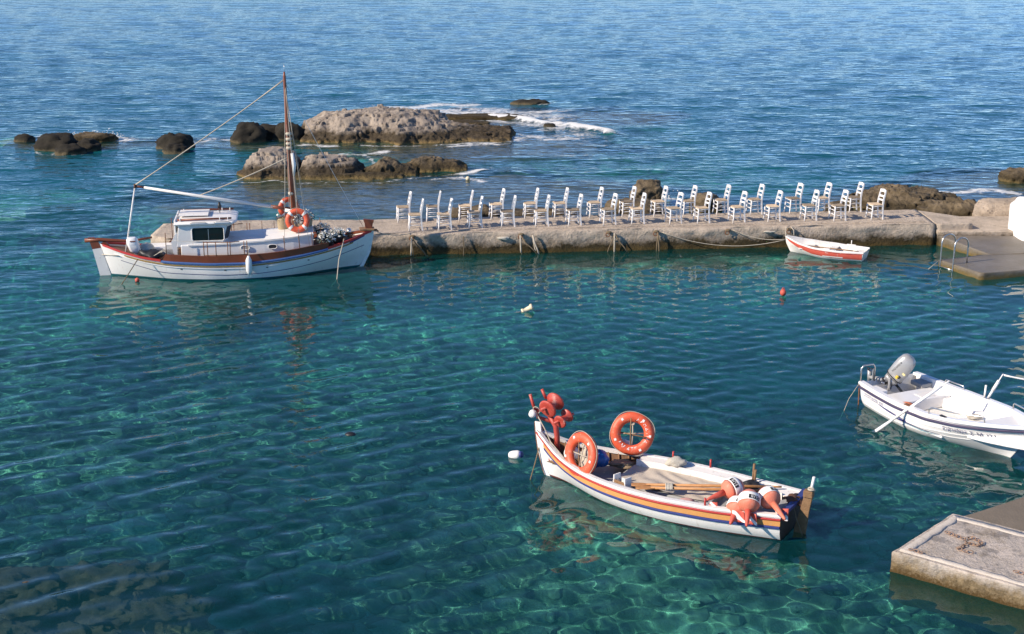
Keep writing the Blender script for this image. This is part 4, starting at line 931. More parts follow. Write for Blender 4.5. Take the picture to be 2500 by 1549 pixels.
# lifebuoys and planters at the mast
RX = Matrix.Rotation(R(8.4), 4, 'Z') @ Matrix.Rotation(R(82), 4, 'X')
rings_thing("orange lifebuoy with white bands in front of the straw planter on the caique", WP(big, (1.94, -.42, 1.50)), RX, True, .93, cross=False)
rings_thing("orange lifebuoy half hidden behind the foot of the caique's mast", WP(big, (1.70, .22, 1.74)), Matrix.Rotation(R(25), 4, 'Z') @ Matrix.Rotation(R(84), 4, 'X'), True, .85, cross=False)
def flowers(t, c, rx, rz, n, seed, leaf=.5):
    r = random.Random(seed); pm, lm = MB(), MB()
    for i in range(n):
        a = r.uniform(0, 6.28); e = math.acos(r.uniform(-.25, 1)); k = r.uniform(.75, 1.05)
        p = Vector((c[0]+rx*k*math.sin(e)*math.cos(a), c[1]+rx*k*math.sin(e)*math.sin(a), c[2]+rz*k*math.cos(e)))
        if r.random() > leaf:
            M = Matrix.Translation(p) @ Matrix.Rotation(r.uniform(-.8, .8), 4, 'X') @ Matrix.Rotation(r.uniform(-.8, .8), 4, 'Y'); q = r.uniform(.022, .042)
            vs_ = [(0, 0, q*.4)]+[(q*math.cos(6.28*k_/7), q*math.sin(6.28*k_/7), q*.35*(k_ % 2)) for k_ in range(7)]
            pm.add(vs_, [(0, k_+1, (k_+1) % 7+1) for k_ in range(7)], False, M)
            pm.ball(p, q*.55, 5, 3)
        else:
            M = Matrix.Translation(p) @ Matrix.Rotation(a, 4, 'Z') @ Matrix.Rotation(r.uniform(.2, 1.3), 4, 'Y'); q = r.uniform(.05, .09)
            lm.add([(0, 0, 0), (q*.5, q*.25, 0), (q, 0, .01), (q*.5, -q*.25, 0)], [(0, 1, 2, 3)], False, M)
    stuff(pm.build("blossoms", PETAL, t)); stuff(lm.build("foliage", LEAF, t))
def planter(label, loc, h, r0, r1, fl, m=STRAW, group="flower pots on the caique"):
    t = thing("flower_pot", label, "flower pot", loc, group=group)
    MB().lathe([(r0, 0), (r0*1.08, h*.2), (r1, h*.7), (r1*1.06, h*.93), (r1*1.04, h), (r1*.9, h), (r1*.88, h*.9)], 18).build("pot", m, t)
    flowers(t, (0, 0, h+.02), *fl); return t
planter("straw planter with white flowers inside the front lifebuoy on the caique", WP(big, (2.02, -.24, 1.06)), .36, .13, .18, (.20, .20, 170, 3, .35))
planter("straw planter left of the mast foot with sparse leaves", WP(big, (1.52, .22, 1.08)), .38, .14, .18, (.17, .12, 70, 4, .7))
planter("straw planter behind the mast foot with white flowers on its right", WP(big, (2.2, .2, 1.1)), .34, .12, .16, (.22, .24, 140, 5, .5))
planter("black pot of white flowers on the caique's foredeck, nearest the rail", WP(big, (2.72, -.52, .72)), .22, .12, .20, (.25, .22, 240, 6, .5), DARK)
planter("black pot of white flowers ahead of the one nearest the rail", WP(big, (3.05, -.32, .78)), .24, .12, .20, (.22, .20, 220, 7, .5), DARK)
planter("black pot of white flowers at the back of the caique's foredeck", WP(big, (2.62, .12, .84)), .24, .12, .18, (.25, .18, 200, 8, .6), DARK)
t = thing("searchlight", "pair of small round chrome lamps on the caique's foredeck", "lamp", WP(big, (3.38, -.1, .92)), R(8.4))
for dy in (-.06, .08): MB().ball((0, dy, .16), .075, 12, 8).build("lamp_shell", STEEL, t)
MB().box((0, 0, .04), (.1, .2, .10)).build("bracket", RUSTY, t, bevel=.01)
for x in (3.22, 3.42):
    MB().lathe([(.04, 0), (.035, .08), (.055, .11), (.05, .14)], 10, Matrix.Translation((x, -.42+.6*(x-3.22), H.zs(BX_(x))+.0))).build("bollard", OLDWOOD, big)
rope("mooring_rope", "rope from the caique's bow slanting down into the water", [WP(big, (3.22, -.60, .96)), WP(big, (3.05, -.95, .45)), (-4.9, 37.78, .02), (-5.05, 37.55, -.6)], .016)
rope("mooring_rope", "dark rope from the caique's stern quarter into the water", [WP(big, (-2.46, -.93, .66)), (-10.78, 37.21, .0), (-10.95, 36.95, -.5)], .013, ROPED)
rope("mooring_rope", "thin line from the caique's bow back to the pier", sag(WP(big, (3.95, .05, 1.1)), (-2.9, 40.9, .66), .15), .012)
MB()
t = thing("float", "small red float at the caique's stern waterline", "float", (-10.43, 37.52, .04)); MB().ball((0, 0, 0), .065, 10, 7).build("ball", PINKRED, t)
# ================================================================== the near open fishing boat
fg = thing("fishing_boat", "open white wooden fishing boat with ochre band, nearest the viewer", "boat", (4.615, 21.19, .06), R(148.93))
F = Hull(xs=[(-.4, .05), (0, 0), (.5, -.03)], xb=[(-.45, 3.7), (-.25, 4.35), (-.08, 4.6), (0, 4.67), (.4, 4.79), (.75, 4.85), (1.0, 4.88)],
         zs=[(0, .42), (.2, .385), (.45, .375), (.62, .39), (.76, .42), (.86, .49), (.93, .60), (1, .80)], zk=[(0, -.22), (.3, -.32), (.7, -.34), (1, -.2)],
         b=[(0, .58), (.1, .67), (.25, .79), (.42, .86), (.56, .84), (.68, .74), (.79, .57), (.88, .37), (.95, .17), (1, .035)],
         p=[(0, 3.2), (.4, 3.0), (.7, 2.2), (.9, 1.5), (1, 1.1)], q=[(0, .5), (.5, .5), (.75, .65), (.9, .9), (1, 1.0)])
receiver(F.shell(MB(), 54, 12, z0='s', z1=-.035).build("hull_topsides", WHITE, fg))
receiver(F.shell(MB(), 54, 8, z0=-.035, z1=-.4).build("hull_bottom", BOOT, fg))
receiver(F.transom(MB()).build("transom", mat("dark_brown_transom", (.055, .035, .022), .8, .5, 7, .4, 30), fg))  # transom in mottled dark brown, much darker than the white topsides
for sd_ in (1, -1):
    F.rail(MB(), 0, .985, sd_, [(-.075, -.035), (.012, -.035), (.02, -.01), (.012, .022), (-.075, .022)]).build("gunwale", WHITE2, fg)
    F.rail(MB(), 0, 1.0, sd_, [(-.01, -.014), (.026, -.014), (.030, 0), (.026, .014), (-.01, .014)], d=.062).build("red_strake", RED, fg)
    F.rail(MB(), 0, .965, sd_, [(-.01, -.05), (.010, -.05), (.010, .046), (-.01, .046)], d=.126).build("ochre_band", OCHRE, fg)
    F.rail(MB(), 0, .965, sd_, [(-.01, -.021), (.028, -.021), (.031, 0), (.028, .021), (-.01, .021)], d=.20).build("blue_strake", NAVY if sd_ > 0 else BLUE, fg)
    # inner planking, brown forward and white aft
    for nm, u0, u1, mm in (("inner_planking", .64, .985, INWOOD), ("inner_lining", .0, .64, WHITE2)):
        mb = MB(); Gd = []
        for i in range(25):
            u = u0+(u1-u0)*i/24; r = []
            for j in range(6):
                z = F.zs(u)-.03-(F.zs(u)-.03-.13)*j/5; p = F.pt(u, 0, sd_, -.045, z=z); r.append((p.x, p.y, p.z))
            Gd.append(r)
        mb.grid(Gd); mb.build(nm, mm, fg)
    for k in range(9):
        u = .66+.036*k; p0 = F.pt(u, 0, sd_, -.06, z=F.zs(u)-.02); p1 = F.pt(u, 0, sd_, -.07, z=.17)
        if abs(p0.y) > .06: MB().tube([p0, (p0+p1)/2+Vector((0, sd_*.01, 0)), p1], .016, 5).build("rib", INWOOD, fg)
# wide side deck on the far side with its inner coaming
for sd_, wd in ((-1, .26), (1, .10)):
    rings = []
    for i in range(31):
        u = .0+.64*i/30; p = F.pt(u, 0, sd_); wv = wd*(1 if u > .03 else 1)
        rings.append([(p.x, p.y-sd_*.07, p.z+.012), (p.x, p.y-sd_*(.07+wv), p.z-.012), (p.x, p.y-sd_*(.07+wv), p.z-.035), (p.x, p.y-sd_*.07, p.z-.03)])
    MB().loft(rings, True, True, False).build("side_deck", WHITE2, fg)
    if wd > .2:
        rings = [[(r_[1][0], r_[1][1]+sd_*.0, r_[1][2]-.1), (r_[1][0], r_[1][1], r_[1][2]+.045), (r_[1][0], r_[1][1]-sd_*.022, r_[1][2]+.045), (r_[1][0], r_[1][1]-sd_*.022, r_[1][2]-.1)] for r_ in rings[3:]]
        MB().loft(rings, True, True, False).build("coaming", WHITE2, fg)
# floor
Gd = []
for i in range(40):
    u = .005+.965*i/39; p = F.pt(u, 0, 1, -.05, z=.15); z = .16+.12*max(0, u-.7)/.3
    Gd.append([(p.x, p.y*k/4, z) for k in range(-4, 5)])
MB().grid(Gd, False).build("floor", GREYDECK, fg)
MB().box((1.0, -.05, .225), (.08, 1.3, .10)).build("floor_beam", OLDWOOD, fg, bevel=.01)
# raised hatch under the tarpaulin
MB().loft([[(1.30, -.42, .15), (3.15, -.52, .15), (3.15, .40, .15), (1.30, .42, .15)], [(1.30, -.42, .275), (3.15, -.52, .275), (3.15, .40, .275), (1.30, .42, .275)]], True, True, False).build("hatch", GREYDECK, fg, bevel=.015)
# aft bench
MB().box((.26, 0, .30), (.34, 1.02, .035)).build("stern_bench", GREYDECK, fg, bevel=.008)
# stem post and transom trim
MB().loft([[(x0, -.032, z), (x1, -.022, z), (x1, .022, z), (x0, .032, z)] for x0, x1, z in ((4.50, 4.64, -.15), (4.60, 4.71, .0), (4.70, 4.82, .35), (4.75, 4.88, .7), (4.77, 4.90, .93))], True, True, False).build("stem_post", WHITE2, fg, bevel=.008)
MB().loft([[(x0, -.026, z), (x1, -.015, z), (x1, .015, z), (x0, .026, z)] for x0, x1, z in ((4.64, 4.655, -.12), (4.70, 4.725, .0), (4.81, 4.835, .35), (4.87, 4.893, .70), (4.89, 4.91, .92))], True, True, False).build("stem_band", RUSTY, fg)
MB().tube([(4.76, -.04, .62), (4.76, -.045, .88)], .022, 6).build("stem_cleat", BROWN, fg)
mb = MB(); rings = []
for k in range(13):
    y = -.60+1.2*k/12; rings.append([(-.07, y, .40+.03*abs(y)), (.03, y, .40+.03*abs(y)), (.03, y, .455+.03*abs(y)), (-.07, y, .455+.03*abs(y))])
mb.loft(rings, True, True, False).build("transom_cap", NAVY, fg)
# rudder, tiller head
MB().loft([[(-.30, -.022, -.45), (-.04, -.022, -.40), (-.04, .022, -.40), (-.30, .022, -.45)], [(-.26, -.022, -.05), (-.06, -.022, 0), (-.06, .022, 0), (-.26, .022, -.05)], [(-.30, -.025, .35), (-.15, -.025, .38), (-.15, .025, .38), (-.30, .025, .35)], [(-.34, -.03, .60), (-.20, -.03, .62), (-.20, .03, .62), (-.34, .03, .60)]], True, True, False).build("rudder", OLDWOOD, fg, bevel=.008)
MB().box((-.27, 0, .66), (.16, .12, .12)).build("rudder_head", OLDWOOD, fg, bevel=.015)
MB().tube([(-.30, 0, .66), (-.34, 0, .97)], [.028, .024], 8).build("tiller_post", WHITE2, fg)
for a in (R(10), R(60)): MB().torus(.05, .016, 12, 6, Matrix.Translation((-.31, 0, .74)) @ Matrix.Rotation(a, 4, 'X')).build("lashing", ROPE, fg)
rope("rudder_rope", "thin rope hanging from the near boat's transom into the water", [WP(fg, (-.03, .06, .47)), WP(fg, (-.12, .12, .25)), WP(fg, (-.22, .10, -.0)), WP(fg, (-.3, .08, -.3))], .009, ROPED)
# thole pins
for x, sd_, mm, h in ((2.52, -1, RED, .17), (1.80, -1, RED, .17), (1.22, 1, RED, .15)):
    p = F.pt(F.u_at(x), 0, sd_, -.03); MB().tube([p, (p.x, p.y, p.z+h)], .018, 8).build("thole_pin", mm, fg)
for x, y, h in ((.93, -.62, .34), (.88, -.56, .26)): MB().tube([(x, y, .38), (x-.01, y, .38+h)], .022, 8).build("thole_post", OLDWOOD, fg)
# tarpaulin with folds
def tarp():
    nx, ny = 70, 40; P = []
    for i in range(nx):
        for j in range(ny):
            x = 1.36+1.72*i/(nx-1); y = -.50+.90*j/(ny-1); P.append((x+.12*(y+.1)*.3, y, 0))
    P = np.array(P)
    z = .297+.030*np.abs(fbm(P*np.array([1, 1, 1]), 1.6, 3, 2))+.016*np.sin(14*(P[:, 0]*.9+P[:, 1]*1.4)+3*vnoise(P, 2.2, 4))*np.clip(vnoise(P, 1.3, 5)+.3, 0, 1)
    P[:, 2] = z; P[:, 0] += .04*vnoise(P, 3, 8)
    return [[tuple(P[i*ny+j]) for j in range(ny)] for i in range(nx)]
o = MB().grid(tarp()).build("tarpaulin", CLOTH); o.location = fg.location; o.rotation_euler = fg.rotation_euler
tag(o, "wrinkled beige tarpaulin spread over the near boat's hatch", "tarpaulin")
# oars
def oar(label, a, b, root, m, blade_w=.055, r=.026, group="oars", blade_len=.32, blade_m=None):
    A, B = WP(root, a), WP(root, b); t = thing("oar", label, "oar", A, group=group); d = B-A; L_ = d.length
    t.rotation_euler = d.to_track_quat('X', 'Z').to_euler()
    MB().tube([(blade_len*.8, 0, 0), (L_*.7, 0, 0), (L_-.18, 0, 0)], [r*.9, r, r*.95], 10).build("loom", m, t)
    MB().loft([[(x, -wv, -.010), (x, wv, -.010), (x, wv, .010), (x, -wv, .010)] for x, wv in ((0, blade_w*.7), (.06, blade_w), (blade_len*.6, blade_w), (blade_len, r))], True, True, False).build("blade", blade_m or m, t, bevel=.004)
    MB().tube([(L_-.20, 0, 0), (L_, 0, 0)], r*.7, 8).build("handle", m, t)
    return t
oar("varnished oar lying inside the near boat, the farther of the pair", (2.62, .66, .43), (.36, -.47, .47), fg, WOOD, .06)
oar("varnished oar lying inside the near boat, the nearer of the pair", (2.50, .74, .43), (.62, -.20, .45), fg, WOOD, .06)
t = thing("oar_lashing", "grey rope wound round the pair of varnished oars", "rope", WP(fg, (2.02, .44, .44)), R(148.93+27))
for k in range(5): MB().torus(.075, .014, 16, 6, Matrix.Translation((-.05+.025*k, 0, 0)) @ Matrix.Rotation(R(90), 4, 'Y') @ Matrix.Diagonal((.6, 1.2, 1, 1))).build("turn", GREYBAG, t)
# lifebuoys
def face_mat(fwd, roll=0.0, up=Vector((0, 0, 1))):
    z = Vector(fwd).normalized(); x = up.cross(z).normalized(); y = z.cross(x)
    return Matrix((x, y, z)).transposed().to_4x4() @ Matrix.Rotation(roll, 4, 'Z')
rings_thing("orange lifebuoy with white lettering standing upright on the near boat's far side", WP(fg, (3.26, -.65, .80)), face_mat((-.12, -1, .22)), False, 1.06, text=[("ΧΡΗΣΤΟΣ", R(76), -1), ("ΛΜ 4ΤΓ", R(208), 1)])
rings_thing("worn orange lifebuoy leaning against the near boat's bow lashings", WP(fg, (3.72, .42, .66)), face_mat((-.80, -.62, .26)), False, 1.08)
for c, bx in (((3.26, -.58), .32), ((3.80, .36), .30)):
    MB().tube([(c[0], c[1], .30), (c[0], c[1], 1.12 if bx > .31 else .92)], .011, 8).build("buoy_post", OLDWOOD, fg)
MB().tube([(2.95, -.60, .80), (3.6, -.60, .80)], .012, 6).build("buoy_crossbar", OLDWOOD, fg)
# the red net hauler on the bow
wn = thing("net_hauler", "red net hauler with drums and rollers on the near boat's bow", "winch", WP(fg, (4.45, 0, .30)), R(148.93))
W0 = Vector((4.45, 0, .30))
def wl(x, y, z): return Vector((x, y, z))-W0
MB().tube([wl(4.43, 0, .26), wl(4.44, 0, .72), wl(4.47, 0, .92), wl(4.60, 0, 1.10)], [.05, .05, .05, .045], 12).build("column", REDM, wn)
MB().box(wl(4.43, 0, .30), (.24, .24, .05)).build("base_plate", REDM, wn, bevel=.01)
MB().tube([wl(4.52, .0, .98), wl(4.84, .0, 1.02), wl(4.86, 0, 1.18)], .035, 8).build("arm", REDM, wn)
def drum(name, c, ax, r0, r1, wd, inner=.45):
    z = Vector(ax).normalized(); M = Matrix.Translation(c) @ z.to_track_quat('Z', 'Y').to_matrix().to_4x4()
    return MB().lathe([(.01, -wd*.44), (r0*.35, -wd*.46), (r0*.85, -wd*.5), (r0*.98, -wd*.46), (r0, -wd*.40), (r0*.93, -wd*.34), (r0*.66, -wd*.26), (r0*inner, -wd*.12), (r1*inner, wd*.12), (r1*.66, wd*.26), (r1*.93, wd*.34), (r1, wd*.40), (r1*.98, wd*.46), (r1*.85, wd*.5), (r1*.35, wd*.46), (.01, wd*.44)], 26, M).build(name, REDM, wn)
drum("drum", wl(4.56, 0, 1.30), (-.10, -.94, .30), .175, .18, .30, .52)
drum("roller", wl(4.31, 0, 1.09), (-.12, -.94, .28), .125, .13, .26, .50)
MB().tube([wl(4.66, .22, 1.25), wl(4.46, -.22, 1.35)], .03, 8).build("axle", REDM, wn)
MB().tube([wl(4.40, .2, 1.04), wl(4.22, -.2, 1.14)], .025, 8).build("axle", REDM, wn)
for a, b in (((4.87, .06, 1.16), (4.97, .06, 1.45)), ((4.74, -.12, 1.35), (4.83, -.12, 1.52))): MB().tube([wl(*a), wl(*b)], .028, 8).build("guide_post", REDM, wn)
MB().lathe([(.02, -.05), (.065, -.045), (.068, .04), (.05, .055)], 16, Matrix.Translation(wl(4.86, .16, 1.13)) @ Matrix.Rotation(R(90), 4, 'X') @ Matrix.Rotation(R(20), 4, 'Y')).build("white_cap", INKW, wn)
MB().torus(.07, .008, 14, 5, Matrix.Translation(wl(4.80, .12, 1.20)) @ Matrix.Rotation(R(70), 4, 'X')).build("rope_turn", ROPE, wn)
rope("hauling_rope", "pale rope from the net hauler down to the near boat's bow", [WP(fg, (4.82, .14, 1.18)), WP(fg, (4.62, .12, .86)), WP(fg, (4.50, .14, .66)), WP(fg, (4.05, .42, .52))], .011)
# things in the boat
lump("plastic_bag", "blue plastic bag behind the worn lifebuoy in the near boat", WP(fg, (3.62, -.05, .44)), (.36, .32, .34), 7, BAG, "bag", .2)
lump("rope_coil", "knotted bundle of pale rope inside the worn lifebuoy", WP(fg, (3.66, .28, .52)), (.26, .24, .40), 9, ROPE, "rope", .4)
lump("net_heap", "brown scrap of net below the lettered lifebuoy", WP(fg, (3.30, -.38, .31)), (.50, .30, .08), 11, mat("straw_net", (.36, .26, .16), .95, .4, 30, .8, 70), "net", .5)
lump("sail_bundle", "folded bundle of old canvas on the near boat's far side deck", WP(fg, (2.36, -.58, .47)), (.36, .22, .18), 13, GREYBAG, "canvas", .25)
lump("net_heap", "dark wad of net around the thole posts of the near boat", WP(fg, (.86, -.40, .38)), (.28, .24, .22), 15, DARK, "net", .45)
lump("bottle_bundle", "faded pink float lying by the near gunwale of the near boat", WP(fg, (1.65, .58, .30)), (.30, .13, .13), 17, mat("faded_pink", (.60, .34, .30), .7, .3, 8), "float", .15)
lump("white_float", "white foam float behind the worn lifebuoy, against its rim", WP(fg, (3.98, .26, .58)), (.30, .2, .26), 19, INKW, "float", .1)
lump("white_float", "white cone of foam seen through the lettered lifebuoy", WP(fg, (3.42, -.72, .50)), (.20, .16, .28), 20, INKW, "float", .1)
t = thing("wooden_crate", "small white wooden frame box ahead of the tarpaulin in the near boat", "box", WP(fg, (2.86, .52, .30)), R(148.93-18))
for dx in (-.13, .13): MB().box((dx, 0, .09), (.025, .16, .20)).build("end_board", WHITE2, t, bevel=.004)
MB().box((0, -.07, .06), (.26, .02, .10)).build("side_board", WHITE2, t, bevel=.004); MB().box((0, .07, .06), (.26, .02, .10)).build("side_board", OLDWOOD, t, bevel=.004)
lump("net_heap", "brown heap of net in the near boat's bow below the hauler", WP(fg, (4.12, -.02, .30)), (.55, .42, .20), 25, mat("brown_net", (.20, .115, .06), .95, .5, 24, .9, 60), "net", .5)
lump("rope_coil", "grey coil of rope on the near boat's floor by the stern bench", WP(fg, (.62, -.05, .23)), (.46, .36, .12), 26, GREYBAG, "rope", .5)
lump("net_heap", "rust-brown rag of net on the near boat's transom beside the rudder", WP(fg, (.02, -.16, .42)), (.26, .34, .14), 27, mat("rusty_net", (.17, .075, .04), .95, .5, 20, .9, 60), "net", .5)
# diver's marker buoys piled at the stern
def marker_buoy(label, c, tip, seed, flag=True):
    A, B = WP(fg, c), WP(fg, tip); z = (B-A).normalized()
    t = thing("marker_buoy", label, "buoy", A, group="divers' marker buoys in the near boat"); t.rotation_euler = z.to_track_quat('Z', 'Y').to_euler()
    L_ = max(.34, (B-A).length); r = .185
    MB().lathe([(.02, -r*1.02), (r*.55, -r*.9), (r*.80, -r*.62), (r*.92, -r*.44), (r*.90, -r*.40)], 22).build("float_end", ORANGE2 if seed % 2 else PINKRED, t)
    MB().lathe([(r*.93, -r*.46), (r*1.0, -r*.25), (r*1.012, -r*.1), (r*1.012, r*.26), (r*.97, r*.36)], 22).build("white_band", INKW, t)
    MB().lathe([(r*.975, r*.34), (r*.86, r*.62), (r*.60, r*.86), (.062, r*.98), (.055, r*1.0)], 22).build("float_cap", ORANGE2, t)
    MB().lathe([(.056, r*.95), (.045, r*1.0+(L_-r)*.4), (.026, L_*.93), (.012, L_)], 14).build("keel_cone", PINKRED if seed % 2 else ORANGE2, t)
    # label: SUB in a rounded black frame on the white band
    for ang in (R(-90), R(60)):
        mb, mw = MB(), MB(); P_ = rrect(-.10, .10, -.033, .033, .02, 4); n = len(P_)
        def wrap(x, y, off): th = ang+x/r; return ((r*1.012+off)*math.cos(th), (r*1.012+off)*math.sin(th), r*.10+y)
        for k in range(8):
            xa, xb_ = -.10+.2*k/8, -.10+.2*(k+1)/8
            mb.add([wrap(xa, -.036, .003), wrap(xb_, -.036, .003), wrap(xb_, .036, .003), wrap(xa, .036, .003)], [(0, 1, 2, 3)])
        cx = -.075
        for ch in "SUB":
            v, f, wd = letters(ch, .072); mw.add([wrap(cx+a, b-.026, .0055) for a, b, _ in v], f); cx += wd+.012
        mb.build("label_plate", INKB, t); mw.build("label_lettering", INKW, t)
    return t
marker_buoy("diver's marker buoy lying leftmost in the pile, its cone pointing at the bow", (.93, .30, .60), (1.20, .76, .50), 1)
marker_buoy("diver's marker buoy nearest the viewer, its cone hanging over the gunwale", (.52, .60, .58), (.40, .98, .30), 3)
marker_buoy("diver's marker buoy rightmost in the pile, its cone pointing past the transom", (.30, .30, .58), (-.14, .70, .44), 4)
marker_buoy("diver's marker buoy half buried under the others, cone over the gunwale", (.72, .56, .42), (.70, .93, .25), 5)
def flag(label, pts, seed):
    t = thing("dive_flag", label, "flag", WP(fg, pts[0]), R(148.93), group="red dive flags with a white diagonal"); P0 = Vector(pts[0])
    a, b, c, d = [Vector(p)-P0 for p in pts]; n = 12; Gr = []; Gs = []
    for i in range(n+1):
        r1, r2 = [], []
        for j in range(n+1):
            s_, t_ = i/n, j/n; p = a*(1-s_)*(1-t_)+b*s_*(1-t_)+c*s_*t_+d*(1-s_)*t_; p = p+Vector((0, .012*math.sin(5*s_+seed), .012*math.sin(7*t_+seed)))
            r1.append(p)
        Gr.append(r1)
    o = MB().grid(Gr).build("cloth", PINKRED, t); sl = o.modifiers.new("solid", 'SOLIDIFY'); sl.thickness = .004; sl.offset = 0
    st = []
    for k in range(n+1):
        q = []
        for wv in (-1.6, -.5, .5, 1.6):
            i, j = max(0, min(n, k+wv)), max(0, min(n, k-wv)); i0, j0 = int(i), int(j); fi, fj = i-i0, j-j0; i1, j1 = min(n, i0+1), min(n, j0+1)
            p = Gr[i0][j0]*(1-fi)*(1-fj)+Gr[i1][j0]*fi*(1-fj)+Gr[i1][j1]*fi*fj+Gr[i0][j1]*(1-fi)*fj; q.append(p+Vector((0, .006, .004)))
        st.append(q)
    o2 = MB().grid(st).build("diagonal", INKW, t)
flag("red dive flag with white diagonal hung over the near gunwale, left of its twin", [(.74, .76, .42), (.55, .74, .42), (.50, .77, .24), (.70, .79, .24)], 1)
flag("red dive flag with white diagonal hung over the near gunwale, right of its twin", [(.53, .74, .42), (.34, .72, .42), (.30, .76, .25), (.48, .77, .24)], 2)
flag("red dive flag with white diagonal lying on the near boat's transom", [(.10, .50, .49), (-.10, .42, .52), (-.12, .50, .34), (.06, .60, .36)], 3)
flag("little red flag under the cone of the leftmost marker buoy", [(1.16, .72, .47), (1.04, .66, .47), (1.02, .70, .34), (1.15, .76, .34)], 4)
rope("anchor_rope", "slack weedy rope from the near boat's bow down into the water", [WP(fg, (4.80, .02, .45)), (.42, 23.55, .25), (.33, 23.35, .0), (.36, 23.2, -.6), (.4, 23.0, -1.4)], .012, ROPED)

# ================================================================== the white motor boat on the right
mo = thing("motor_boat", "white plastic motor boat with dark rubbing strake, cut by the right edge", "boat", (7.9, 27.6, 0), R(-65.5))
K = Hull(xs=[(-.4, .15), (0, .06), (.6, -.08)], xb=[(-.35, 2.6), (-.2, 3.2), (0, 3.52), (.4, 3.82), (.85, 4.12)],
         zs=[(0, .50), (.3, .49), (.55, .53), (.75, .62), (.9, .71), (1, .78)], zk=[(0, -.16), (.4, -.2), (.8, -.2), (1, -.12)],
         b=[(0, .74), (.15, .82), (.35, .88), (.55, .87), (.7, .76), (.82, .56), (.92, .30), (1, .03)],
         p=[(0, 5), (.4, 4), (.7, 2.2), (1, 1.2)], q=[(0, .45), (.5, .5), (.75, .7), (1, 1.0)])
receiver(K.shell(MB(), 50, 14).build("hull", GELCOAT, mo)); receiver(K.transom(MB()).build("transom", GELCOAT, mo))
for sd_ in (1, -1):
    K.rail(MB(), 0, .995, sd_, [(-.09, -.03), (.03, -.03), (.035, .0), (.02, .03), (-.09, .03)]).build("gunwale", GELCOAT, mo)
    K.rail(MB(), 0, .998, sd_, [(-.01, -.022), (.034, -.022), (.040, 0), (.034, .022), (-.01, .022)], d=.09).build("rubbing_strake", PURPLE, mo)
    for d in (.22, .31, .40): K.rail(MB(), .02, .98, sd_, [(-.01, -.011), (.004, -.011), (.012, .009), (-.01, .014)], d=d).build("moulded_lap", GELCOAT, mo)
    mb = MB(); Gd = []
    for i in range(31):
        u = .02+.93*i/30; r = []
        for j in range(7):
            z = K.zs(u)-.01-(K.zs(u)-.01-.10)*j/6; p = K.pt(u, 0, sd_, -.085-.02*j/6, z=max(z, .09)); r.append(tuple(p))
        Gd.append(r)
    mb.grid(Gd).build("inner_lining", GELCOAT, mo)
Gd = []
for i in range(33):
    u = .02+.90*i/32; p = K.pt(u, 0, 1, -.1, z=.10); Gd.append([(p.x, p.y*k/4, .105) for k in range(-4, 5)])
MB().grid(Gd, False).build("floor", WHITE2, mo)
# moulded liner: aft seat with motor well, side benches, foredeck step
def shelf(name, x0, x1, z, yo=.10, zb=.11, m_=None):
    G2 = []
    for i in range(13):
        x = x0+(x1-x0)*i/12; y = max(.02, abs(K.pt(K.u_at(x), 0, 1).y)-yo)
        G2.append([(x, -y, zb), (x, -y, z-.03), (x, -y+.03, z), (x, y-.03, z), (x, y, z-.03), (x, y, zb)])
    return MB().loft(G2, True, True, False).build(name, m_ or GELCOAT, mo, bevel=.02)
shelf("aft_seat", .46, 1.02, .36, .12)
shelf("midship_thwart", 2.10, 2.42, .32, .12)
shelf("foredeck", 2.95, 3.98, .58, .11, .3)
for sd_ in (-1, 1):
    MB().loft([[(x, sd_*(abs(K.pt(K.u_at(x), 0, 1).y)-.10), .11), (x, sd_*(abs(K.pt(K.u_at(x), 0, 1).y)-.10), .30), (x, sd_*(abs(K.pt(K.u_at(x), 0, 1).y)-.30), .30), (x, sd_*(abs(K.pt(K.u_at(x), 0, 1).y)-.33), .11)] for x in np.linspace(1.0, 2.12, 9)], True, True, False).build("side_bench", GELCOAT, mo, bevel=.015)
MB().box((.30, -.58, .40), (.36, .28, .10)).build("well_side", GELCOAT, mo, bevel=.02); MB().box((.30, .58, .40), (.36, .28, .10)).build("well_side", GREYDECK, mo, bevel=.02)
MB().loft([[(.70, .05, .362), (.94, .05, .362), (.94, .42, .362), (.70, .42, .362)], [(.71, .06, .372), (.93, .06, .372), (.93, .41, .372), (.71, .41, .372)]], True, True, False).build("seat_hatch", WHITE2, mo)
lump("orange_bag", "orange net bag tucked by the oar on the motor boat's near side", WP(mo, (1.28, -.62, .40)), (.30, .14, .16), 23, mat("orange_mesh", (.62, .20, .10), .8, .2, 20), "bag", .15)
lump("canvas_bundle", "small beige bundle on the motor boat's thwart", WP(mo, (2.28, .22, .37)), (.30, .15, .10), 24, GREYBAG, "canvas", .3)
# decals and lettering on the near side
def swoosh(pts, m_, nm):
    mb = MB(); hull_decal(K, mb, pts, -1, .015); mb.build(nm, m_, mo)
swoosh([((x, .285-.045*t), (x, .285-.045*t-.035*math.sin(math.pi*min(1, t*1.02))-.001)) for t, x in [(k/10, .62+.95*k/10) for k in range(11)]], INKN, "blue_swoosh")
swoosh([((x, .225-.0*t), (x, .225-.055*t)) for t, x in [(k/4, 1.28+.30*k/4) for k in range(5)]], INKN, "blue_swoosh")
swoosh([((x, .205-.02*t), (x, .205-.02*t-.034*(1-t)-.002)) for t, x in [(k/10, 1.25+1.35*k/10) for k in range(11)]], INKN, "blue_swoosh")
swoosh([((x, .165-.002*t), (x, .165-.002*t-.014*math.sin(math.pi*t)-.001)) for t, x in [(k/10, 1.45+1.0*k/10) for k in range(11)]], TURQ, "turquoise_swoosh")
hull_text(K, "ΠΟΣΕΙΔΩΝ 435", .088, .16, .285, .0, -1, .016).build("maker_lettering", INKN, mo)
hull_text(K, "ΕΙΡΗΝΗ Σ.Μ.121", .115, 2.52, .345, .075, -1, .030).build("name_lettering", INKN, mo)
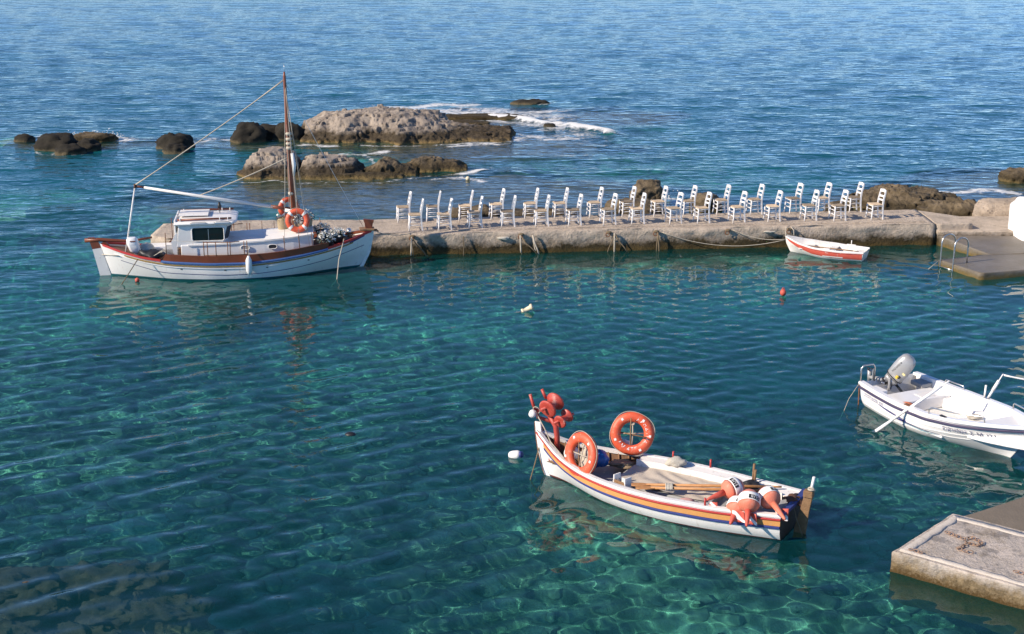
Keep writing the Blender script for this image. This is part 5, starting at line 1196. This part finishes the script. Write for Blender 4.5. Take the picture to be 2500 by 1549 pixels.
p = K.pt(K.u_at(2.5), 0, -1, -.02); MB().box((2.5, p.y, p.z+.04), (.15, .06, .03)).build("fairlead", DARK, mo, bevel=.01)
# rails
def rail_on(x0, x1, sd_, h=.12):
    a, b = K.pt(K.u_at(x0), 0, sd_, -.03), K.pt(K.u_at(x1), 0, sd_, -.03); up = Vector((0, 0, h)); m1 = K.pt(K.u_at((x0+x1)/2), 0, sd_, -.03)
    MB().tube([a, a+up*.8+(b-a)*.01, a+up+(b-a)*.05, m1+up, b+up-(b-a)*.05, b+up*.8-(b-a)*.01, b], .014, 8).build("grab_rail", STEEL, mo)
rail_on(2.15, 3.30, -1, .15); rail_on(.75, 1.25, 1, .10); rail_on(2.75, 3.6, 1, .14)
a = K.pt(0, 0, -1, -.02); MB().tube([(a.x+.0, a.y, .5), (a.x, a.y, .80), (a.x+.02, a.y+.05, .86), (a.x+.05, a.y+.26, .87), (a.x+.05, a.y+.31, .80), (a.x+.05, a.y+.31, .50)], .018, 8).build("stern_rail", STEEL, mo)
MB().tube([(a.x-.02, a.y-.01, .5), (a.x, a.y-.01, .0), (a.x+.05, a.y, -.3)], .014, 6).build("boarding_ladder", RUSTY, mo)
rope("stern_rope", "thin rope from the motor boat's stern corner down into the water", [WP(mo, (-.03, -.76, .50)), (6.95, 27.15, .2), (6.80, 26.95, -.05), (6.7, 26.8, -.4)], .006)
# tilted grey outboard (parts are in its own frame)
ob = thing("outboard_motor", "grey outboard motor tilted up on the motor boat's transom", "outboard motor", WP(mo, (.12, -.12, .52)), R(-30))
TL = Matrix.Rotation(R(40), 4, 'Y')
def sup(s_, rx, ry, cx, z, n=20): return [tuple(TL @ Vector((cx+rx*s_*np.sign(math.cos(a))*abs(math.cos(a))**.7, ry*s_*np.sign(math.sin(a))*abs(math.sin(a))**.7, z))) for a in [6.28318*k/n for k in range(n)]]
MB().loft([sup(.80, .20, .15, .02, .10), sup(1.0, .20, .15, .02, .16), sup(1.06, .20, .15, .0, .36), sup(1.04, .20, .15, -.02, .52), sup(.92, .20, .15, -.03, .66), sup(.70, .20, .15, -.03, .73), sup(.35, .20, .15, -.03, .765)], True, True, True).build("cowl", GREYM, ob)
cowl = bpy.data.objects["cowl"] if bpy.data.objects["cowl"].parent == ob else [o for o in ob.children if o.name.startswith("cowl")][0]
MB().loft([sup(1.05, .20, .15, .02, .145), sup(1.05, .20, .15, .02, .165)], True, True, True).build("cowl_seam", DARK, ob)
MB().loft([sup(.78, .20, .15, .02, .0), sup(.85, .20, .15, .02, .10)], True, True, True).build("engine_pan", GREYM, ob)
for i in range(16):
    r = random.Random(i); c = TL @ Vector((r.uniform(-.14, .16), r.choice([-1, 1])*r.uniform(.05, .12), r.uniform(-.14, .04)))
    MB().box(c, (r.uniform(.03, .09), r.uniform(.03, .08), r.uniform(.03, .08)), (r.random(), r.random(), r.random())).build("bracket_piece", random.Random(i+50).choice([STEEL, DARK, GREYM, GREYM]), ob, bevel=.005)
MB().tube([(0, 0, .0), (-.22, 0, -.02), (-.46, 0, .0)], [.085, .07, .055], 10, flat=.7).build("drive_leg", GREYM, ob)
MB().loft([[(-.36, y, z) for y, z in ((-.09, -.12), (.09, -.12), (.06, .20), (-.06, .20))], [(-.375, y, z) for y, z in ((-.09, -.12), (.09, -.12), (.06, .20), (-.06, .20))]], True, True, False).build("cavitation_plate", GREYM, ob)
MB().tube([(-.46, 0, -.12), (-.46, 0, .16)], [.035, .05], 10).build("gear_case", GREYM, ob)
for k in range(3):
    a = R(120*k+20); MB().ball((-.46+.06*math.cos(a), .06*math.sin(a), .19), .06, 8, 5, (1, .5, .2), Matrix.Rotation(a, 4, 'Z')).build("propeller_blade", DARK, ob)
MB().tube([TL @ Vector((.12, 0, .04)), TL @ Vector((.40, .08, -.02)), TL @ Vector((.55, .1, -.03))], [.03, .028, .032], 8).build("tiller_handle", DARK, ob)
mb = MB(); cx = 0
for ch in "HONDA":
    v, f, wd = letters(ch, .075); mb.add([TL @ Vector((-.13, -.160, .26)) + (TL.to_3x3() @ Vector((y*.9, -.002, .0))) + (TL.to_3x3() @ Vector((0, 0, cx+x))) for x, y, _ in v], f); cx += wd+.012
mb.build("cowl_lettering", INKB, ob)
for (x, z, wv, hv, mm) in ((.06, .24, .06, .08, YELLOW), (.10, .27, .06, .07, INKB), (.12, .40, .07, .05, mat("pale_sticker", (.70, .62, .30), .5, .1))):
    MB().box(TL @ Vector((x, -.160, z)), (wv, .006, hv), (0, R(40), 0)).build("sticker", mm, ob)
MB().box((.04, 0, -.03), (.05, .34, .26)).build("transom_clamp", GREYM, ob, bevel=.012)
ob.scale = (.92, .92, .92)
# oars of the motor boat
oar("white oar across the motor boat's near side, its blade dipping into the water", (1.28, -1.44, -0.06), (1.99, -0.23, 1.09), mo, GELCOAT, .06, .030, "oars of the motor boat", .5)
t = oar("white oar propped upright on the motor boat's far gunwale", (2.12, 1.0, 1.10), (1.93, .86, .56), mo, GELCOAT, .045, .036, "oars of the motor boat", .2)
MB().tube([(1.85, .84, .54), (1.84, .86, .80)], .02, 8).build("oarlock_post", INKW, mo)
for sd_, x in ((-1, 1.55), (1, 1.92)): MB().box((x, sd_*.84, .53), (.14, .08, .05)).build("oarlock", RUSTY if sd_ < 0 else STEEL, mo, bevel=.01)
rope("mooring_line", "pale line from the propped oar running right out of the picture", sag(WP(mo, (2.12, 1.0, 1.08)), (11.6, 25.6, 1.05), .08), .018, INKW)

# ================================================================== the red and white dinghy
ro = thing("rowing_boat", "small red and white rowing boat moored to the pier", "boat", (10.45, 40.09, 0), R(152.4))
D = Hull(xs=[(-.3, .1), (0, .02), (.4, -.06)], xb=[(-.25, 1.8), (-.1, 2.15), (0, 2.27), (.25, 2.40), (.6, 2.46)],
         zs=[(0, .27), (.3, .26), (.6, .29), (.8, .35), (1, .46)], zk=[(0, -.10), (.5, -.14), (1, -.08)],
         b=[(0, .37), (.2, .47), (.45, .53), (.65, .48), (.8, .35), (.92, .17), (1, .03)], p=[(0, 3), (.5, 2.8), (.8, 1.8), (1, 1.1)], q=[(0, .5), (.6, .55), (.85, .8), (1, 1)])
receiver(D.shell(MB(), 40, 12).build("hull", WHITE2, ro)); receiver(D.transom(MB()).build("transom", WHITE2, ro))
for sd_ in (1, -1):
    D.rail(MB(), 0, .99, sd_, [(-.05, -.025), (.02, -.025), (.024, 0), (.015, .02), (-.05, .02)]).build("gunwale", WHITE2, ro)
    D.rail(MB(), 0, .99, sd_, [(-.01, -.007), (.024, -.007), (.024, .007), (-.01, .007)], d=.034).build("rust_line", PINKRED, ro)
    rows = []
    for x in np.linspace(.01, 2.36, 36):
        u = D.u_at(x); zt = D.zs(u)-.045; zb = float(np.interp(x, [0, .9, 1.5, 2.0, 2.36], [.055, .055, .10, .22, zt-.01 if x > 2.3 else .36])); rows.append(((x, zt), (x, min(zt-.004, zb))))
    mb = MB(); hull_decal(D, mb, rows, sd_, .005); mb.build("red_panel", PINKRED, ro)
    rows = [((x, .105), (x, .07)) for x in np.linspace(.55, 1.15, 8)]; mb = MB(); hull_decal(D, mb, rows, sd_, .009); mb.build("white_patch", WHITE2, ro)
    G2 = []
    for i in range(25):
        u = .02+.95*i/24; r = []
        for j in range(5): z = D.zs(u)-.015-(D.zs(u)-.06)*j/4; r.append(tuple(D.pt(u, 0, sd_, -.045, z=z)))
        G2.append(r)
    MB().grid(G2).build("inner_lining", WHITE2, ro)
G2 = []
for i in range(25):
    u = .02+.92*i/24; p = D.pt(u, 0, 1, -.04, z=.05); G2.append([(p.x, p.y*k/3, .055) for k in range(-3, 4)])
MB().grid(G2, False).build("floor", mat("dark_bilge", (.10, .07, .05), .9, .3, 5), ro)
for x, wv in ((.15, .30), (1.0, .22), (1.75, .35)):
    y = abs(D.pt(D.u_at(x), 0, 1).y)-.05; MB().box((x, 0, .20), (wv, 2*y, .025)).build("thwart", WHITE2, ro, bevel=.006)
MB().tube([(.55, -.50, .28), (.55, -.50, .42)], .014, 6).build("thole_pin", INKW, ro); MB().box((.55, -.49, .28), (.26, .05, .035)).build("thole_block", WHITE2, ro)
MB().box((1.05, .42, .28), (.20, .10, .06)).build("thole_block", WHITE2, ro, bevel=.01)
oar("thin wooden oar laid along the rowing boat", (1.75, .05, .24), (.15, .22, .27), ro, OLDWOOD, .05, .018, None, .3)
bpy.data.objects
rope("mooring_rope", "slack pale rope from the rowing boat's stem to the pier, the upper of two", sag(WP(ro, (2.44, .02, .36)), (6.72, 41.52, .58), .12), .011)
rope("mooring_rope", "long slack pale rope from the rowing boat's stem to the pier, the lower of two", sag(WP(ro, (2.44, .0, .34)), (4.55, 41.36, .54), .30), .011)
rope("mooring_rope", "short rope from the rowing boat's stem up to an iron ring on the pier", [WP(ro, (2.44, 0, .44)), (8.35, 41.52, .62), (8.48, 41.64, .68)], .014)
rope("mooring_rope", "rope loop hanging down the pier behind the rowing boat's bow", [(8.52, 41.62, .64), (8.60, 41.56, .56), (8.62, 41.52, .2)], .016)

# ================================================================== chairs on the pier
def make_chair():
    t = thing("taverna_chair", "x", "chair", group="white taverna chairs on the pier")
    MB().loft([[(x, -wv, .455+h) for x, h in ((-.19, 0), (-.19, .022), (.17, .022), (.17, 0))] for wv in ()] or [[(-.195, -.20, .455), (.175, -.175, .455), (.175, .175, .455), (-.195, .20, .455)], [(-.20, -.205, .47), (.18, -.18, .47), (.18, .18, .47), (-.20, .205, .47)], [(-.17, -.175, .487), (.15, -.155, .482), (.15, .155, .482), (-.17, .175, .487)]], True, True, False).build("seat", RUSH, t)
    for s_ in (-1, 1):
        MB().tube([(-.205, s_*.195, 0), (-.185, s_*.19, .14), (-.172, s_*.185, .34), (-.175, s_*.185, .475)], [.017, .02, .022, .022], 8).build("front_leg", CHAIRW, t)
        pts = [(.205, .17, 0), (.180, .172, .22), (.168, .172, .46), (.185, .170, .62), (.225, .166, .80), (.245, .163, .92)]
        rings = []
        for (x, y, z), wd in zip(pts, (.018, .021, .024, .024, .022, .016)): rings.append([(x-wd, s_*y-.014, z), (x+wd, s_*y-.014, z), (x+wd, s_*y+.014, z), (x-wd, s_*y+.014, z)])
        MB().loft(rings, True, True, False).build("back_post", CHAIRW, t)
        for z in (.17, .30, .43): MB().tube([(-.18, s_*.187, z), (.172, s_*.172, z)], .010 if z < .4 else .014, 6).build("side_stretcher", CHAIRW, t)
    for z in (.20, .33, .44): MB().tube([(-.18, -.185, z), (-.18, .185, z)], .010 if z < .4 else .014, 6).build("front_stretcher", CHAIRW, t)
    MB().tube([(.172, -.17, .25), (.172, .17, .25)], .010, 6).build("back_stretcher", CHAIRW, t)
    for z, h, x in ((.585, .022, .182), (.705, .026, .203), (.865, .040, .236)):
        rings = []
        for k in range(9):
            y = -.16+.32*k/8; c = .025*(1-(y/.16)**2); up = .014*(1-(y/.16)**2)*(2 if z > .8 else .6)
            rings.append([(x+c-.009, y, z-h+up*.4), (x+c+.009, y, z-h+up*.4), (x+c+.015, y, z+h+up), (x+c-.003, y, z+h+up)])
        MB().loft(rings, True, True, False).build("back_slat", CHAIRW, t)
    return t
ORD = ["first", "second", "third", "fourth", "fifth", "sixth", "seventh", "eighth", "ninth", "tenth", "eleventh", "twelfth", "thirteenth", "fourteenth", "last"]
front = [(-3.1, 41.0), (-2.22, 41.05), (-1.3, 41.23), (-.32, 41.39), (.71, 41.47), (1.72, 41.58), (2.79, 41.66), (3.66, 41.78), (4.83, 41.81), (5.69, 41.89), (6.8, 42.01), (7.9, 42.14), (9.05, 42.26), (9.96, 42.26), (11.16, 42.42)]
back = [(-3.53, 42.13), (-2.65, 42.26), (-1.65, 42.38), (-.65, 42.46), (.39, 42.59), (1.32, 42.64), (2.42, 42.72), (3.45, 42.86), (4.45, 42.9), (5.38, 42.98), (6.45, 43.12), (7.53, 43.21), (8.8, 43.37), (9.72, 43.47), (10.74, 43.56)]
fang = [9, 13, 11, 9, 10, 12, 11, 7, 15, 15, 13, 12, 12, 14, 14]; bang = [8, 2, 2, 9, 9, 9, 10, 9, 9, 9, 13, 11, 13, 13, 12]
chair0 = make_chair(); used = False; rnd = random.Random(4)
for row, pts, angs in (("front", front, fang), ("rear", back, bang)):
    for i, ((x, y), a) in enumerate(zip(pts, angs)):
        c = dup(chair0) if used else chair0; used = True
        an = R(a+rnd.uniform(-3.5, 3.5)); dx, dy = -.205, -.195     # near front foot in chair space
        c.rotation_euler = (0, 0, an)
        c.location = (x-(dx*math.cos(an)-dy*math.sin(an)), y-(dx*math.sin(an)+dy*math.cos(an)), .684 if x > -1.6 else PZ+.006)
        c["label"] = "white wooden chair with rush seat, %s from the left in the %s row" % (ORD[i], row)

# ------------------------------------------------------------------ mooring gear on the pier
def ring_bolt(label, x, z=.56):
    y = interp(YF, x)-.05; t = thing("mooring_ring", label, "mooring ring", (x, y, z), group="iron rings in the pier face")
    MB().torus(.06, .014, 14, 6, Matrix.Translation((0, -.03, -.05)) @ Matrix.Rotation(R(80), 4, 'X')).build("ring", RUSTY, t)
    MB().tube([(0, .12, 0), (0, -.03, .0)], .02, 6).build("bolt", RUSTY, t); MB().ball((.03, 0, .02), .06, 8, 5, (1.6, .7, .8)).build("weed_tuft", ROPED, t)
    return y
def hang(label, x, ends, z0=.56, r=.018, m=None):
    y = interp(YF, x)-.07
    for k, (dx, z1) in enumerate(ends):
        rope("hanging_rope", label[k], [(x, y, z0), (x+dx*.3, y-.05, z0*.6), (x+dx*.7, y-.07, z0*.25), (x+dx, y-.10, z1)], r if k != 1 else r*1.5, m if m else (ROPED if k != 1 else ROPE))
for x, nm in ((-3.0, "just right of the caique's bow"), (.25, "below the fourth front chair"), (2.9, "below the seventh front chair"), (4.35, "left of the ninth front chair, holding two ropes"), (6.55, "below the eleventh front chair"), (8.45, "above the rowing boat's bow")):
    ring_bolt("rusty iron ring in pier face "+nm, x)
hang(["weedy rope dropping straight down beside the caique's bow", "pale frayed rope beside the caique's bow", "weedy rope slanting right beside the caique's bow"], -3.0, [(.06, -.1), (-.02, .02), (.5, -.1)])
hang(["thin rope hanging straight down the pier below the second front chair"], -1.45, [(0, -.2)])
hang(["weedy rope down the pier below the fourth front chair", "pale rope with a knot below the fourth front chair", "weedy rope slanting right below the fourth front chair"], .25, [(.05, -.15), (.02, .05), (.55, -.05)])
hang(["pale short rope right of the fourth front chair", "frayed thick rope right of the fourth front chair"], .62, [(.10, .1), (.2, -.05)], m=ROPE)
hang(["weedy rope spreading left below the seventh front chair", "thick pale rope into the water below the seventh front chair", "weedy rope spreading right below the seventh front chair"], 3.1, [(-.22, -.05), (.0, -.2), (.42, -.05)])
hang(["dark rope pair below the ninth front chair, left strand", "dark rope pair below the ninth front chair, right strand"], 4.42, [(-.04, -.2), (.06, -.2)], m=ROPED)
lump("driftwood", "pale scrap of torn cloth stuck on the pier face left of the fourth front chair", (-.25, interp(YF, -.25)-.04, .47), (.36, .10, .10), 41, GREYBAG, "scrap", .4)
lump("driftwood", "pale scrap of rope stuck on the pier face right of the pier's middle ring", (7.85, interp(YF, 7.85)-.04, .50), (.35, .08, .07), 42, GREYBAG, "scrap", .4)

# ------------------------------------------------------------------ bathing ladder
t = thing("bathing_ladder", "stainless bathing ladder with two arched rails on the dark platform", "ladder")
for (a, b, nm) in (((12.40, 39.18), (12.86, 39.40), 0), ((12.62, 38.70), (13.08, 38.92), 1)):
    A, B = Vector((*a, 0)), Vector((*b, 0)); pts = [A+Vector((0, 0, z)) for z in (-.7, -.2, .3, .7)]
    for k in range(9):
        th = math.pi*(1-k/8); c = (A+B)/2; pts.append(c+(B-A)/2*math.cos(th)+Vector((0, 0, .72+.23*math.sin(th))))
    pts += [B+Vector((0, 0, z)) for z in (.6, .4, .18)]
    MB().tube(pts, .021, 10).build("rail", STEEL, t)
for z in (-.55, -.28, .02): MB().tube([(12.40, 39.18, z), (12.62, 38.70, z)], .018, 8).build("rung", STEEL, t)
rope("platform_line", "short rope tied to the foot of the bathing ladder", [(12.36, 39.2, .18), (12.1, 39.0, .05), (11.9, 38.85, -.05)], .012)

# ------------------------------------------------------------------ floats on the water
t = thing("mooring_buoy", "red ball buoy floating alone in front of the rowing boat", "buoy", (7.25, 35.96, .10)); MB().ball((0, 0, 0), .085, 16, 10, (1, 1, 1.1)).build("ball", PINKRED, t); MB().torus(.03, .012, 10, 5, Matrix.Translation((0, 0, .10)) @ Matrix.Rotation(R(90), 4, 'X')).build("eye", PINKRED, t)
t = thing("mooring_float", "cream bobbin-shaped float tilted in the middle of the harbour", "float", (.40, 34.46, .06), rot=(R(15), R(58), R(15)))
MB().lathe([(.03, -.16), (.085, -.15), (.085, -.11), (.06, -.10), (.065, .09), (.085, .10), (.085, .15), (.03, .16)], 14).build("bobbin", CREAM, t)
rope("float_line", "frayed line trailing either side of the cream float", [(-.35, 34.2, -.03), (.1, 34.35, .0), (.4, 34.45, .03), (.75, 34.55, .0), (1.1, 34.6, -.03)], .006)
t = thing("mooring_float", "white cylindrical float left of the near boat's bow", "float", (.06, 24.45, .04), rot=(R(8), R(75), R(-20)))
MB().lathe([(.02, -.13), (.07, -.11), (.085, -.05), (.085, .06), (.07, .10), (.03, .12)], 14).build("body", INKW, t); MB().lathe([(.035, .11), (.06, .115), (.06, .15), (.03, .16)], 12).build("dark_end", NAVY, t)
t = thing("mooring_float", "dark half-sunk float in open water left of the near boat", "float", (-3.17, 25.62, .0)); MB().ball((0, 0, .0), .09, 10, 7, (1.3, 1, .6)).build("body", DARK, t)
lump("harbour_litter", "turquoise plastic scrap under the near boat's rudder", WP(fg, (-.20, .22, -.12)), (.32, .12, .05), 44, mat("turquoise_plastic", (.012, .15, .17), .5, .2, 6), "plastic", .3)
t = thing("mooring_float", "tiny cream float on the water behind the first rear chairs", "float", (-1.7, 53.0, .05)); MB().ball((0, 0, 0), .09, 8, 6).build("body", CREAM, t)
